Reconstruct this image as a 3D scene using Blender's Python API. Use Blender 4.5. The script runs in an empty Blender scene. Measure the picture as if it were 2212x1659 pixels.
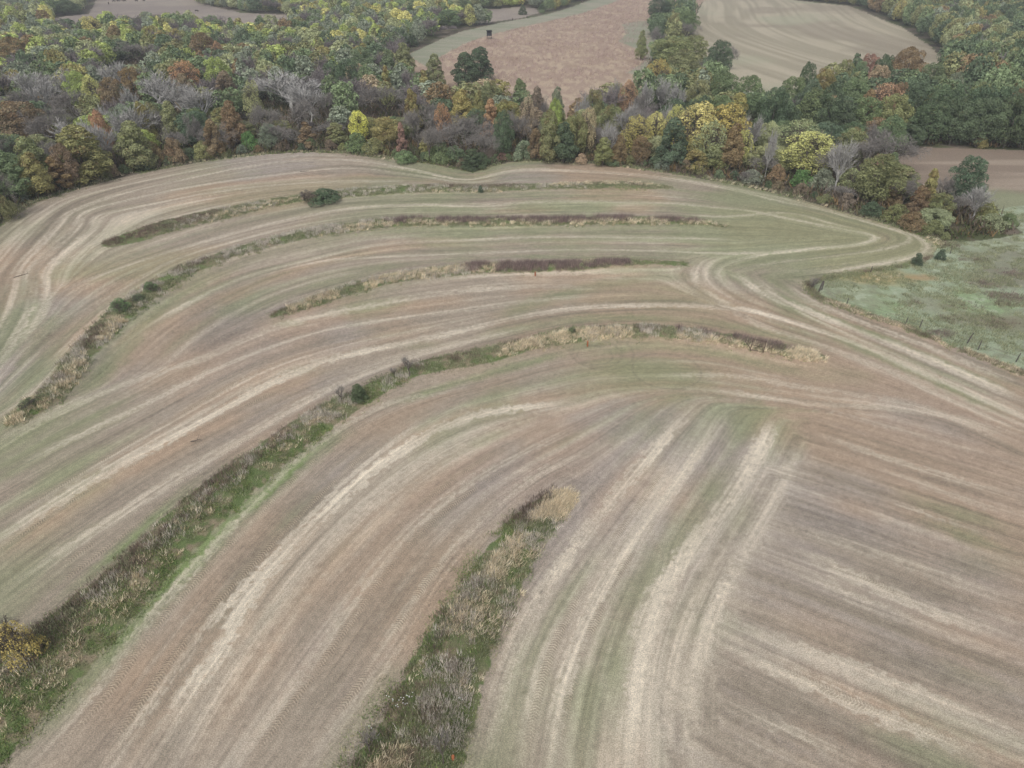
import bpy, math, random, time
import numpy as np

T0 = time.time()
scene = bpy.context.scene
R = math.radians
# ---------------------------------------------------------------- camera
CAM_H = 50.0; PITCH = 33.0; FPX = 1536.0; VW, VH = 2212.0, 1659.0
cam_d = bpy.data.cameras.new('camera'); cam = bpy.data.objects.new('camera', cam_d)
scene.collection.objects.link(cam); scene.camera = cam
cam.location = (0, 0, CAM_H); cam.rotation_euler = (R(90 - PITCH), 0, 0)
cam_d.sensor_fit = 'HORIZONTAL'; cam_d.sensor_width = 36.0; cam_d.lens = 36.0 * FPX / VW
cam_d.clip_start = 0.5; cam_d.clip_end = 9000
# ---------------------------------------------------------------- world, overcast daylight
SUN_EL, SUN_AZ = 50.0, 200.0
world = bpy.data.worlds.new('World'); scene.world = world; world.use_nodes = True
wt = world.node_tree; wt.nodes.clear()
sky = wt.nodes.new('ShaderNodeTexSky'); sky.sky_type = 'NISHITA'; sky.sun_disc = False
sky.sun_elevation = R(SUN_EL); sky.sun_rotation = R(SUN_AZ); sky.air_density = 1.0; sky.dust_density = 4.0; sky.ozone_density = 1.0
hs = wt.nodes.new('ShaderNodeHueSaturation'); hs.inputs['Saturation'].default_value = 0.40
bg = wt.nodes.new('ShaderNodeBackground'); bg.inputs['Strength'].default_value = 0.14
wo = wt.nodes.new('ShaderNodeOutputWorld')
wt.links.new(sky.outputs[0], hs.inputs['Color']); wt.links.new(hs.outputs[0], bg.inputs[0]); wt.links.new(bg.outputs[0], wo.inputs[0])
sun_d = bpy.data.lights.new('sun', 'SUN'); sun_d.energy = 1.1; sun_d.angle = R(22); sun_d.color = (1, 0.985, 0.965)
sun = bpy.data.objects.new('sun', sun_d); scene.collection.objects.link(sun)
sun.rotation_euler = (R(90 - SUN_EL), 0, R(180 - SUN_AZ))
vs = scene.view_settings; vs.view_transform = 'Standard'; vs.look = 'None'; vs.gamma = 1; vs.exposure = 0.12
scene.cycles.max_bounces = 5; scene.cycles.diffuse_bounces = 3; scene.cycles.transparent_max_bounces = 4
scene.cycles.use_denoising = True

# ---------------------------------------------------------------- numeric helpers
rng = np.random.default_rng(7)
def lin(c):
    c = np.asarray(c, dtype=float) / 255.0
    return np.where(c <= 0.04045, c / 12.92, ((c + 0.055) / 1.055) ** 2.4)
def sstep(a, b, x):
    t = np.clip((x - a) / (b - a), 0, 1); return t * t * (3 - 2 * t)
def vnoise(x, y, seed=0):
    xi = np.floor(x).astype(np.int64); yi = np.floor(y).astype(np.int64)
    fx = x - xi; fy = y - yi; fx = fx * fx * (3 - 2 * fx); fy = fy * fy * (3 - 2 * fy)
    def h(a, b):
        n = (a * 374761393 + b * 668265263 + seed * 974711) & 0xffffffff
        n = ((n ^ (n >> 13)) * 1274126177) & 0xffffffff
        n = n ^ (n >> 16)
        return (n & 0xffff) / 65535.0
    return (h(xi, yi) * (1 - fx) + h(xi + 1, yi) * fx) * (1 - fy) + (h(xi, yi + 1) * (1 - fx) + h(xi + 1, yi + 1) * fx) * fy
def fbm(x, y, scale, seed=0, oct=3):
    s = 0; a = 1; t = 0
    for o in range(oct):
        s = s + a * vnoise(x / scale * 2 ** o + 13.7 * o, y / scale * 2 ** o - 7.1 * o, seed + o); t += a; a *= 0.5
    return s / t
_P = R(PITCH); CP, SP = math.cos(_P), math.sin(_P)
def flat(u, v, z=0.0):
    """point of the level z seen at (u, v) of the 2212 x 1659 picture"""
    xc = (u - VW / 2) / FPX; yc = (VH / 2 - v) / FPX
    dy = CP + yc * SP; dz = -SP + yc * CP
    t = (CAM_H - z) / max(-dz, 1e-3)
    return np.array([xc * t, dy * t])
def depth_at(y, z=0.0): return y * CP + (CAM_H - z) * SP
def W(pts): return np.array([flat(u, v) for u, v in pts])
def spline(P, step=1.0):
    P = np.asarray(P, float)
    Q = np.vstack([2 * P[0] - P[1], P, 2 * P[-1] - P[-2]]); out = []
    for i in range(1, len(Q) - 2):
        n = max(2, int(np.linalg.norm(Q[i + 1] - Q[i]) / step)); t = np.linspace(0, 1, n, endpoint=False)[:, None]
        a, b, c, d = Q[i - 1], Q[i], Q[i + 1], Q[i + 2]
        # centripetal-like softening: clamp the tangents to the chord
        L = np.linalg.norm(c - b) + 1e-6
        m0 = (c - a) * 0.5; m1 = (d - b) * 0.5
        m0 *= min(1, L / (np.linalg.norm(m0) + 1e-6) * 1.1); m1 *= min(1, L / (np.linalg.norm(m1) + 1e-6) * 1.1)
        t2, t3 = t * t, t ** 3
        out.append((2 * t3 - 3 * t2 + 1) * b + (t3 - 2 * t2 + t) * m0 + (-2 * t3 + 3 * t2) * c + (t3 - t2) * m1)
    out.append(Q[-2][None]); return np.vstack(out)
def inpoly(x, y, poly):
    r = np.zeros(np.shape(x), bool); n = len(poly)
    for i in range(n):
        x0, y0 = poly[i]; x1, y1 = poly[(i + 1) % n]
        if y0 == y1: continue
        c = ((y0 > y) != (y1 > y)) & (x < (x1 - x0) * (y - y0) / (y1 - y0) + x0)
        r ^= c
    return r

# ---------------------------------------------------------------- the plan of the place (picked on the picture, turned into metres)
EDGE = [(-260,640),(-120,560),(0,484),(30,465),(90,432),(180,402),(270,380),(350,363),(450,346),(560,334),(650,329),(740,331),(800,339),(880,350),(960,358),(1020,363),(1060,356),(1100,352),(1180,353),(1300,360),(1400,371),(1500,384),(1600,402),(1700,424),(1800,453),(1900,480),(1970,501),(2012,518),(2026,533)]
CORNER = [(2026,533),(2020,550),(1990,567),(1900,583),(1780,600),(1745,616),(1765,640),(1850,672),(1950,706),(2050,745),(2150,783),(2230,812),(2330,850),(2600,950)]
FIELD = W(EDGE + CORNER[1:]).tolist() + [[140, 10], [-140, 10]]
FIELD = np.array(FIELD)
PASTURE = W(CORNER + [(2600,560),(2400,455),(2212,440),(2140,455),(2215,500),(2120,520),(2040,520)])
MIDFIELD = W([(1880,400),(1940,340),(1990,317),(2212,324),(2600,345),(2900,420),(2500,470),(2212,452),(2140,448),(2060,430)])
PRAIRIE = W([(945,125),(1000,97),(1060,76),(1150,53),(1250,28),(1330,4),(1400,-22),(1560,-30),(1512,10),(1500,34),(1420,36),(1405,70),(1400,110),(1400,150),(1300,168),(1200,190),(1050,175),(960,150)])
LANE = W([(880,118),(930,95),(1000,68),(1080,48),(1150,35),(1230,15),(1300,-5),(1360,-25),(1400,-22),(1330,4),(1250,28),(1150,53),(1060,76),(1000,97),(945,125),(930,150)])
MOWN = W([(1345,52),(1375,46),(1415,44),(1415,160),(1350,158),(1385,140),(1396,122),(1370,105),(1335,92),(1352,76)])
FARFIELD = W([(1508,34),(1530,-20),(1680,-20),(1720,4),(1760,10),(1832,20),(1890,42),(1950,62),(2000,92),(2030,120),(1980,140),(1900,150),(1750,165),(1650,150),(1600,110),(1560,66),(1515,45)])
COWPAST = W([(110,36),(140,28),(190,24),(205,-6),(420,-14),(460,10),(520,22),(700,30),(760,40),(640,52),(520,50),(440,36),(330,26),(250,40),(170,46)])
LANE2 = W([(980,42),(1000,22),(1120,14),(1180,18),(1130,36),(1040,50)])
WATER = W([(-60,16),(60,13),(105,6),(95,-14),(-80,-14)])

def Wz(pts, z): return [flat(u, v, z) for u, v in pts]
# the open land is followed down behind the tree tops that hide its near edge
OPEN_PRAIRIE = np.array(Wz([(880,118),(930,95),(1000,68),(1080,48),(1150,35),(1230,15),(1300,-5),(1360,-25),(1560,-30),(1512,10),(1500,34),(1420,36),(1395,60),(1390,110),(1400,150)], 0) + Wz([(1395,142),(1340,142),(1290,138),(1240,172),(1190,182),(1130,158),(1060,142),(1000,140),(960,150),(905,118)], 12.5))
OPEN_FAR = np.array(Wz([(1504,34),(1530,-20),(1680,-20),(1720,4),(1760,10),(1832,20),(1890,42),(1950,62),(2000,92),(2032,120)], 0) + Wz([(2030,122),(1980,104),(1900,112),(1830,112),(1760,128),(1700,150),(1650,150),(1560,110),(1500,80),(1500,50)], 13))
OPEN = [FIELD, PASTURE, MIDFIELD, WATER, LANE2, OPEN_PRAIRIE, OPEN_FAR,
 np.array(Wz([(120,34),(180,26),(200,-6),(390,-14),(430,8),(500,18),(560,26),(640,31)], 0) + Wz([(600,30),(500,32),(400,22),(300,20),(200,20),(170,34),(120,34)], 10))]
# strips of rough grass on the terraces: (upper edge, lower edge) pairs
STRIPS = {
 'far': [((215,530),(222,542)),((270,505),(300,525)),((360,478),(375,500)),((450,458),(470,478)),((560,438),(570,455)),((640,427),(650,440)),((760,412),(770,430)),((850,407),(850,424)),((950,402),(950,418)),((1050,403),(1050,419)),((1150,404),(1150,415)),((1250,401),(1250,412)),((1340,397),(1340,412)),((1400,402),(1400,413)),((1450,407),(1450,412))],
 'second': [((5,925),(12,935)),((50,884),(75,905)),((90,850),(140,865)),((135,790),(182,800)),((180,735),(228,745)),((240,669),(288,685)),((300,629),(340,645)),((380,584),(412,598)),((480,548),(510,560)),((600,516),(620,530)),((700,496),(720,512)),((800,483),(810,500)),((900,478),(900,495)),((1000,479),(1000,494)),((1100,477),(1100,491)),((1200,476),(1200,492)),((1300,472),(1300,488)),((1400,472),(1400,487)),((1480,478),(1480,490)),((1570,488),(1570,493))],
 'third': [((580,690),(588,695)),((630,664),(648,678)),((700,638),(715,655)),((760,617),(775,636)),((850,596),(858,614)),((950,580),(958,601)),((1040,573),(1048,592)),((1150,571),(1150,591)),((1240,569),(1240,588)),((1330,565),(1330,579)),((1400,567),(1400,577)),((1490,570),(1490,578))],
 'fourth': [((-200,1570),(-120,1760)),((0,1415),(20,1630)),((100,1338),(150,1490)),((200,1265),(255,1375)),((290,1186),(345,1275)),((380,1102),(440,1172)),((450,1042),(525,1092)),((540,980),(615,1008)),((640,912),(690,950)),((720,868),(760,900)),((790,838),(830,858)),((870,802),(900,820)),((930,782),(960,808)),((1030,760),(1060,787)),((1130,740),(1150,760)),((1210,715),(1240,745)),((1300,708),(1310,738)),((1400,706),(1400,735)),((1500,716),(1495,741)),((1600,734),(1590,755)),((1680,750),(1660,770)),((1740,766),(1735,786)),((1783,779),(1780,786))],
 'near': [((1190,1068),(1243,1072)),((1110,1125),(1222,1105)),((1070,1175),(1180,1170)),((1010,1245),(1130,1255)),((960,1315),(1092,1335)),((910,1405),(1050,1445)),((855,1500),(1030,1530)),((800,1585),(1010,1600)),((740,1685),(985,1690))],
}
STRIPC = {}
for k, pr in STRIPS.items():
    A = spline(W([a for a, b in pr]), 1.0); B = W([b for a, b in pr])
    # resample both edges alike
    U = W([a for a, b in pr]); n = 240
    t = np.linspace(0, len(pr) - 1, n)
    def rs(P): return np.stack([np.interp(t, np.arange(len(P)), P[:, i]) for i in (0, 1)], 1)
    Ur, Lr = rs(U), rs(B)
    STRIPC[k] = (Ur, Lr)

# guides: lines of straw, wheel tracks and rows. kind: S straw, D darker line, T wheel track, G green, F only gives direction
GUIDES = [
 # head land along the wood
 ('S',1.0,.9,[(-60,800),(0,705),(25,650),(35,600),(45,570),(85,530),(130,485),(147,462),(230,428),(330,402),(440,378),(560,357),(680,346),(760,347),(850,361),(960,380),(1010,384),(1090,371),(1200,372),(1400,383),(1560,404),(1700,434),(1800,460),(1900,487),(1975,509),(2005,528),(1995,547),(1950,562),(1850,580),(1740,592)]),
 ('S',.9,.9,[(-40,850),(50,690),(66,620),(62,585),(110,540),(165,490),(180,460),(250,438),(420,402),(600,378),(750,364),(870,377),(1010,392),(1090,382)]),
 ('S',.8,.8,[(30,760),(98,660),(98,595),(130,552),(198,497),(214,466),(330,440),(500,410),(700,395),(900,395)]),
 ('S',.8,.6,[(0,545),(40,503),(90,462),(150,428),(250,402),(350,382),(450,362),(560,345),(680,336),(780,343)]),
 ('S',.5,.45,[(-40,640),(20,560),(70,500),(130,452)]),
 ('D',.8,.5,[(-40,720),(0,640),(20,590),(80,520),(130,465),(240,415),(380,378)]),
 ('D',.5,.6,[(70,690),(83,620),(80,585),(125,545),(182,492),(198,464),(300,436)]),
 ('T',.4,.5,[(1400,376),(1560,395),(1700,425),(1800,455),(1900,484),(1985,512),(2008,532),(1990,552)]),
 ('S',.5,.7,[(1380,383),(1560,408),(1690,438),(1790,458),(1880,481),(1940,496),(1964,509),(1958,524),(1900,540),(1800,554),(1680,568),(1570,586)]),
 ('R',.5,.8,[(1300,367),(1450,378),(1600,401),(1720,430),(1840,463),(1930,487),(1990,510),(2012,530),(1995,556)]),
 ('S',.7,.5,[(1985,538),(1960,553),(1880,568),(1750,583),(1640,595)]),
 
 ('S',.6,.5,[(2000,545),(1900,573),(1780,588),(1700,596)]),
 # between first and second strip
 ('S',.7,.6,[(100,650),(200,600),(330,555),(480,512),(600,482),(750,455),(900,447),(1030,448),(1200,437),(1400,438),(1600,455),(1720,478),(1820,497),(1890,512),(1850,530),(1740,540),(1640,552),(1560,575)]),
 ('S',.7,.5,[(60,760),(140,690),(260,630),(380,560),(520,520),(640,490)]),
 ('S',.6,.6,[(1450,462),(1560,470),(1700,462),(1800,485),(1870,500)]),
 ('S',.8,.5,[(1040,471),(1200,462),(1400,462)]),
 ('S',.9,.5,[(20,800),(80,740),(160,690),(230,640)]),
 ('F',1,1,[(0,840),(60,790),(140,720),(220,640),(330,580),(480,530),(600,500),(800,470),(1100,460),(1450,455)]),
 # between second and third
 ('S',.6,.8,[(560,590),(700,566),(850,556),(1000,551),(1200,541),(1400,542),(1560,548),(1700,545)]),
 ('S',.8,.5,[(300,720),(400,660),(520,605),(650,570),(800,535),(1000,522),(1200,512),(1450,515),(1600,520)]),
 ('R',1.6,.7,[(420,690),(500,640),(620,590),(760,555),(900,530),(1050,530)]),
 ('R',1.6,.6,[(240,840),(330,740),(430,665),(520,625)]),
 ('S',.6,.5,[(330,820),(420,730),(520,670),(600,635),(720,600),(830,580)]),
 ('S',.6,.45,[(520,700),(610,655),(700,625)]),
 ('G',1.8,.7,[(120,890),(200,830),(250,770),(320,690),(420,620),(550,560),(700,520),(900,502),(1200,498),(1450,495),(1600,505)]),
 ('G',1.4,.6,[(380,520),(520,485),(640,455),(800,438),(1000,430),(1200,425),(1400,425)]),
 ('G',1.2,.7,[(1050,556),(1250,556),(1450,560),(1560,575)]),
 # between third and fourth
 ('S',1.0,.85,[(-30,980),(100,905),(220,850),(340,805),(450,770),(560,722),(700,682),(850,652),(1000,630),(1150,620),(1320,622)]),
 ('S',.7,.7,[(0,1030),(150,950),(300,880),(430,815),(560,760),(700,715),(850,690),(1000,670),(1150,650),(1300,635)]),
 ('S',1.0,1.0,[(-60,1200),(100,1100),(230,1020),(350,955),(470,890),(560,840),(660,795),(760,765),(860,745),(980,718),(1090,690),(1200,670),(1300,661),(1450,657),(1600,668),(1740,705),(1860,745),(1980,800),(2100,850),(2240,915)]),
 ('T',.45,.9,[(-40,1150),(120,1055),(260,970),(380,900),(500,830),(620,775),(740,742),(860,715)]),
 ('T',.45,.9,[(-60,1230),(80,1130),(230,1035),(380,955),(520,880),(640,825),(740,790)]),
 ('S',.5,.7,[(-40,1165),(110,1068),(250,982),(370,912),(490,842),(600,790),(740,750)]),
 ('R',1.6,.9,[(-60,1260),(60,1160),(200,1060),(330,980),(470,920),(600,860)]),
 ('R',1.8,.8,[(560,710),(700,690),(860,665),(1050,640)]),
 ('S',.9,.6,[(0,1290),(120,1200),(280,1100),(420,1010),(540,940),(640,880),(760,820),(900,770),(1050,730),(1180,700)]),
 ('T',.45,.8,[(-40,1360),(100,1250),(230,1150),(360,1060),(480,980),(600,905)]),
 ('T',.45,.8,[(-40,1400),(80,1300),(200,1205),(330,1105),(440,1025)]),
 ('G',.8,1.0,[(60,1350),(160,1270),(260,1190),(350,1105),(430,1035),(470,1010)]),
 ('G',1.6,.6,[(1000,740),(1100,715),(1250,690),(1400,688),(1550,700),(1700,730),(1830,765)]),
 ('G',2.0,.6,[(1050,700),(1200,640),(1400,600),(1550,600)]),
 # right: along the pasture fence
 ('S',1.2,1.0,[(1560,585),(1600,600),(1650,635),(1740,670),(1850,715),(1980,765),(2100,815),(2240,880)]),
 ('S',1.0,1.0,[(1690,610),(1760,655),(1860,695),(1980,740),(2090,785),(2240,845)]),
 ('S',.6,.8,[(1620,590),(1680,640),(1760,690),(1880,745),(2000,800),(2120,855),(2240,905)]),
 ('S',.9,.6,[(1480,610),(1540,640),(1640,700),(1760,740),(1900,790),(2050,860),(2240,950)]),
 ('G',.9,.8,[(1640,605),(1720,655),(1830,700),(1950,745),(2080,800),(2230,862)]),
 ('G',1.2,.8,[(1720,690),(1830,740),(1960,795),(2090,855),(2230,915)]),
 ('S',.7,.8,[(1515,560),(1500,585),(1502,615),(1530,640)]),
 ('S',.7,.7,[(1570,560),(1552,585),(1555,610),(1590,640)]),
 ('S',.8,.6,[(1480,830),(1600,850),(1750,870),(1900,880),(2050,900),(2240,950)]),
 ('S',.8,.5,[(1560,790),(1700,830),(1850,850),(2000,880),(2240,990)]),
 ('S',.6,.5,[(1400,810),(1600,812),(1800,850)]),
 # between fourth and near strip
 ('T',.42,1.0,[(60,1680),(150,1590),(240,1490),(340,1350),(450,1225),(560,1110),(660,1010),(760,930),(860,880)]),
 ('S',.5,.9,[(40,1680),(130,1580),(220,1478),(320,1340),(430,1215),(540,1100),(640,1000),(740,925),(850,872),(960,846),(1040,830)]),
 ('T',.42,1.0,[(170,1700),(260,1580),(360,1440),(450,1320),(550,1215),(650,1110),(750,1010),(850,930)]),
 ('S',.5,.9,[(190,1700),(280,1580),(375,1450),(465,1330),(565,1225),(665,1120),(765,1020),(865,940),(960,880)]),
 ('S',.95,1.3,[(290,1700),(360,1580),(400,1510),(440,1450),(490,1380),(530,1300),(610,1200),(700,1110),(800,1020),(880,965),(950,925),(1050,893),(1150,878),(1250,872)]),
 ('D',1.6,.7,[(230,1700),(330,1540),(430,1400),(530,1240),(640,1120),(760,1000)]),
 ('S',1.6,.4,[(380,1700),(450,1560),(540,1420),(640,1270),(740,1150),(860,1040),(980,970),(1100,920)]),
 ('T',.42,1.0,[(500,1700),(600,1560),(680,1450),(760,1340),(830,1240),(930,1130),(1040,1045),(1150,985)]),
 ('S',.5,.7,[(480,1700),(585,1550),(665,1440),(745,1330),(815,1232),(915,1122),(1030,1035),(1140,975),(1260,915)]),
 ('T',.42,1.0,[(600,1700),(690,1590),(790,1460),(860,1350),(940,1230),(1020,1150)]),
 ('S',.5,.6,[(620,1700),(710,1590),(808,1465),(880,1355),(955,1240)]),
 ('S',.7,.6,[(760,1500),(850,1370),(950,1230),(1060,1110),(1160,1030),(1260,980),(1340,930)]),
 ('T',.42,.9,[(820,1180),(920,1080),(1030,1000),(1140,935),(1240,890)]),
 ('D',1.8,.5,[(560,1700),(660,1560),(780,1400),(900,1240),(1000,1130)]),
 ('R',2.0,.7,[(700,1250),(850,1110),(1000,1000),(1150,920)]),
 ('G',1.2,1.1,[(0,1680),(60,1600),(160,1500),(260,1390),(350,1285),(450,1180),(540,1095),(640,1010),(700,960),(780,905)]),
 ('G',.8,.9,[(800,890),(920,850),(1050,810),(1160,780),(1260,755)]),
 ('G',1.2,.7,[(1240,770),(1400,750),(1550,765),(1700,800),(1800,810)]),
 # right of the near strip
 ('T',.42,1.0,[(1120,1700),(1150,1560),(1180,1440),(1230,1320),(1300,1200),(1380,1090),(1460,970)]),
 ('T',.42,1.0,[(1195,1700),(1215,1560),(1250,1430),(1300,1310),(1360,1200),(1450,1080)]),
 ('S',.9,1.0,[(1045,1700),(1065,1560),(1100,1430),(1150,1310),(1220,1210),(1290,1120),(1370,1020),(1450,930),(1510,870)]),
 ('S',.7,1.0,[(1185,1700),(1200,1560),(1235,1420),(1290,1290),(1350,1190),(1430,1085),(1510,980),(1560,900)]),
 ('S',.8,.6,[(1115,1700),(1135,1560),(1165,1440),(1215,1320)]),
 ('G',1.8,.62,[(1300,1700),(1310,1560),(1330,1400),(1370,1290),(1450,1180),(1540,1060),(1590,960)]),
 ('G',.8,.6,[(1090,1700),(1110,1560),(1150,1420),(1230,1280),(1330,1150)]),
 ('S',1.1,1.4,[(1375,1700),(1370,1580),(1382,1480),(1400,1370),(1440,1265),(1515,1165),(1590,1065),(1640,975),(1675,895)]),
 ('S',.6,.6,[(1440,1700),(1440,1560),(1460,1420),(1500,1320),(1560,1200)]),
 ('D',.6,.9,[(1415,1700),(1415,1560),(1430,1430),(1475,1310),(1550,1190),(1620,1080)]),
 ('S',.9,.8,[(1490,1700),(1492,1500),(1520,1380),(1560,1280),(1620,1170),(1680,1060),(1730,950)]),
 ('D',.5,.8,[(1480,1700),(1480,1500),(1500,1360),(1540,1270),(1600,1160)]),
 ('T',.42,.8,[(1370,1230),(1400,1160),(1440,1220),(1500,1260)]),
 ('P',3.4,.5,[(1450,1700),(1455,1500),(1490,1350),(1565,1200),(1655,1050),(1715,930)]), ('P',3.0,.42,[(1110,1700),(1160,1450),(1260,1280),(1380,1110),(1480,950)]), ('P',3.0,.35,[(330,1700),(450,1500),(570,1330),(700,1170),(850,1040),(1000,950),(1150,900)]),
 # rows running down to the right
 ('S',.7,.9,[(1740,930),(1832,962),(1960,1005),(2080,1040),(2240,1088)]),
 ('S',.6,.8,[(1853,1000),(1960,1035),(2080,1078),(2240,1130)]),
 ('S',.5,.9,[(1860,1055),(1939,1087),(2060,1130),(2240,1192)]),
 ('S',.9,.6,[(1652,1130),(1760,1155),(1880,1190),(1981,1224),(2100,1268),(2240,1322)]),
 ('S',1.0,1.1,[(1660,1185),(1740,1205),(1853,1249),(1940,1288),(2024,1326),(2120,1352),(2240,1386)]),
 ('S',.9,.7,[(1640,1195),(1725,1230),(1810,1275),(1896,1313),(2040,1370),(2240,1445)]),
 ('S',.7,.7,[(1560,1330),(1660,1375),(1780,1420),(1920,1470),(2060,1530),(2240,1600)]),
 ('S',.8,1.0,[(1525,1368),(1640,1430),(1740,1475),(1853,1527),(1960,1568),(2067,1612),(2240,1670)]),
 ('S',.8,.6,[(1500,1480),(1620,1540),(1740,1590),(1853,1642),(1960,1690)]),
 ('S',.9,.7,[(1500,1560),(1600,1610),(1720,1660)]),
 ('D',1.2,.7,[(1640,1330),(1760,1370),(1880,1410),(2040,1455),(2240,1520)]),
 ('D',1.4,.6,[(1560,1420),(1680,1490),(1800,1550),(1940,1610),(2080,1670)]),
 ('D',1.0,.6,[(1760,1190),(1880,1235),(2000,1280),(2120,1310),(2240,1340)]),
 ('D',1.0,.6,[(1860,985),(2000,1030),(2120,1062),(2240,1105)]),
 ('T',.42,.8,[(1600,1395),(1700,1445),(1830,1508),(1950,1556),(2080,1608),(2200,1660)]),
 ('T',.42,.6,[(1700,1190),(1850,1240),(1980,1300),(2120,1345)]),
 ('G',1.2,1.0,[(1950,1105),(2060,1145),(2150,1180),(2240,1215)]),
 ('G',1.0,.8,[(1900,1050),(2020,1095),(2140,1130),(2240,1168)]),
 ('G',1.0,.6,[(1980,1420),(2100,1460),(2240,1500)]),
 ('R',1.6,.8,[(1700,1060),(1820,1090),(1930,1120),(2020,1160)]),
 ('R',1.6,.5,[(1600,1300),(1720,1340),(1850,1400),(1980,1470)]),
 ('G',1.4,.5,[(1340,870),(1400,870),(1480,860)]),
 ('F',1,1,[(1760,880),(1900,920),(2050,960),(2240,1020)]),
 ('F',1,1,[(1300,820),(1450,815),(1600,830),(1760,850)]),
]
PATCHG = [(1060,955,70,25,.8),(1390,960,60,50,.5),(1600,590,70,16,.9),(1450,640,200,40,.35),(1650,450,240,40,.4),(1300,440,300,25,.45),(1560,1080,60,60,.5),(1350,1450,50,120,.25),(160,900,70,25,.6),(2150,1220,90,30,.5),(700,620,30,10,.2),(900,745,50,10,.5),(650,800,60,14,.4),(1800,810,80,20,.4),(620,700,40,8,.6),(1430,860,80,20,.4)]
RINGS = [(1290,765,3.4),(1300,762,4.4),(1285,768,2.4),(1440,800,4.5)]

gW = []
for kind, hw, st, pts in GUIDES: gW.append((kind, hw, st, spline(W(pts), 1.0)))
ZR = W([(1735,925),(1692,1030),(1618,1165),(1548,1285),(1510,1400),(1502,1700),(2600,1700),(2600,1150),(2240,1005),(2050,945),(1900,900),(1760,875)])
segs = []
for kind, hw, st, P in gW:
    if kind in 'G': continue
    inz = bool(inpoly(P[len(P) // 2:len(P) // 2 + 1, 0], P[len(P) // 2:len(P) // 2 + 1, 1], ZR)[0])
    Q = P[::2]; M = (Q[1:] + Q[:-1]) / 2; D = Q[1:] - Q[:-1]; segs.append(np.hstack([M, D, np.full((len(M), 1), float(inz))]))
for k, (U, L) in STRIPC.items():
    C = (U + L)[::6] / 2; segs.append(np.hstack([(C[1:] + C[:-1]) / 2, C[1:] - C[:-1], np.zeros((len(C) - 1, 1))]))
E = spline(W(EDGE), 2.0); segs.append(np.hstack([(E[1:] + E[:-1]) / 2, E[1:] - E[:-1], np.zeros((len(E) - 1, 1))]))
segs = np.vstack(segs)

# coarse field of directions
cx = np.arange(-175, 176, 2.0); cy = np.arange(10, 226, 2.0); CX, CY = np.meshgrid(cx, cy)
ZF = []                                                    # one field for the straight rows, one for all the rest
for zr in (False, True):
    ca = np.zeros_like(CX); sa = np.zeros_like(CX); sg = segs[(segs[:, 4] > .5) == zr]; a2 = 2 * np.arctan2(sg[:, 3], sg[:, 2]); lg = np.hypot(sg[:, 2], sg[:, 3])
    for i in range(CX.shape[0]):
        dx = CX[i][:, None] - sg[:, 0]; dy = CY[i][:, None] - sg[:, 1]
        w = lg / (dx * dx + dy * dy + (40 if zr else 1.5)) ** (1.1 if zr else 1.6)
        ca[i] = (w * np.cos(a2)).sum(1); sa[i] = (w * np.sin(a2)).sum(1)
    nn = np.hypot(ca, sa) + 1e-9; ZF.append((ca / nn, sa / nn))
def bil(A, x0, y0, res, x, y):
    fx = np.clip((x - x0) / res, 0, A.shape[1] - 1.001); fy = np.clip((y - y0) / res, 0, A.shape[0] - 1.001)
    ix = fx.astype(int); iy = fy.astype(int); fx = fx - ix; fy = fy - iy
    return (A[iy, ix] * (1 - fx) + A[iy, ix + 1] * fx) * (1 - fy) + (A[iy + 1, ix] * (1 - fx) + A[iy + 1, ix + 1] * fx) * fy
def lic(N, vx, vy, L):
    """smear the noise N along the direction field (unit cells)"""
    h, w = N.shape; YY, XX = np.mgrid[0:h, 0:w].astype(np.float32); acc = N.copy(); cnt = 1
    for sgn in (1, -1):
        x = XX.copy(); y = YY.copy(); pdx = vx * sgn; pdy = vy * sgn
        for k in range(L):
            x += pdx; y += pdy
            ix = np.clip(x, 0, w - 1).astype(np.int32); iy = np.clip(y, 0, h - 1).astype(np.int32)
            acc += N[iy, ix]; cnt += 1
            nx = vx[iy, ix]; ny = vy[iy, ix]; s = np.sign(nx * pdx + ny * pdy); s[s == 0] = 1
            pdx = nx * s; pdy = ny * s
    acc /= cnt; acc -= acc.mean(); return acc / acc.std()
def seg_st(X, Y, P, reach, cum):
    """signed distance and arc length to polyline P on the patch X, Y (regular grid)"""
    best = np.full(X.shape, 1e9, np.float32); S = np.zeros(X.shape, np.float32); T = np.full(X.shape, 1e9, np.float32)
    x0, y0 = X[0, 0], Y[0, 0]; res = X[0, 1] - X[0, 0]
    for i in range(len(P) - 1):
        a, b = P[i], P[i + 1]
        i0 = int((min(a[0], b[0]) - reach - x0) / res); i1 = int((max(a[0], b[0]) + reach - x0) / res) + 2
        j0 = int((min(a[1], b[1]) - reach - y0) / res); j1 = int((max(a[1], b[1]) + reach - y0) / res) + 2
        i0 = max(i0, 0); j0 = max(j0, 0)
        if i1 <= i0 or j1 <= j0 or i0 >= X.shape[1] or j0 >= X.shape[0]: continue
        sl = (slice(j0, j1), slice(i0, i1)); d = b - a; L = np.hypot(*d) + 1e-9
        px = X[sl] - a[0]; py = Y[sl] - a[1]; t = np.clip((px * d[0] + py * d[1]) / L / L, 0, 1)
        qx = px - t * d[0]; qy = py - t * d[1]; dist = np.hypot(qx, qy); m = dist < best[sl]
        cr = (d[0] * py - d[1] * px) / L
        best[sl] = np.where(m, dist, best[sl]); S[sl] = np.where(m, cum[i] + (px * d[0] + py * d[1]) / L, S[sl]); T[sl] = np.where(m, np.sign(cr) * dist, T[sl])
    return best, S, T

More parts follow.
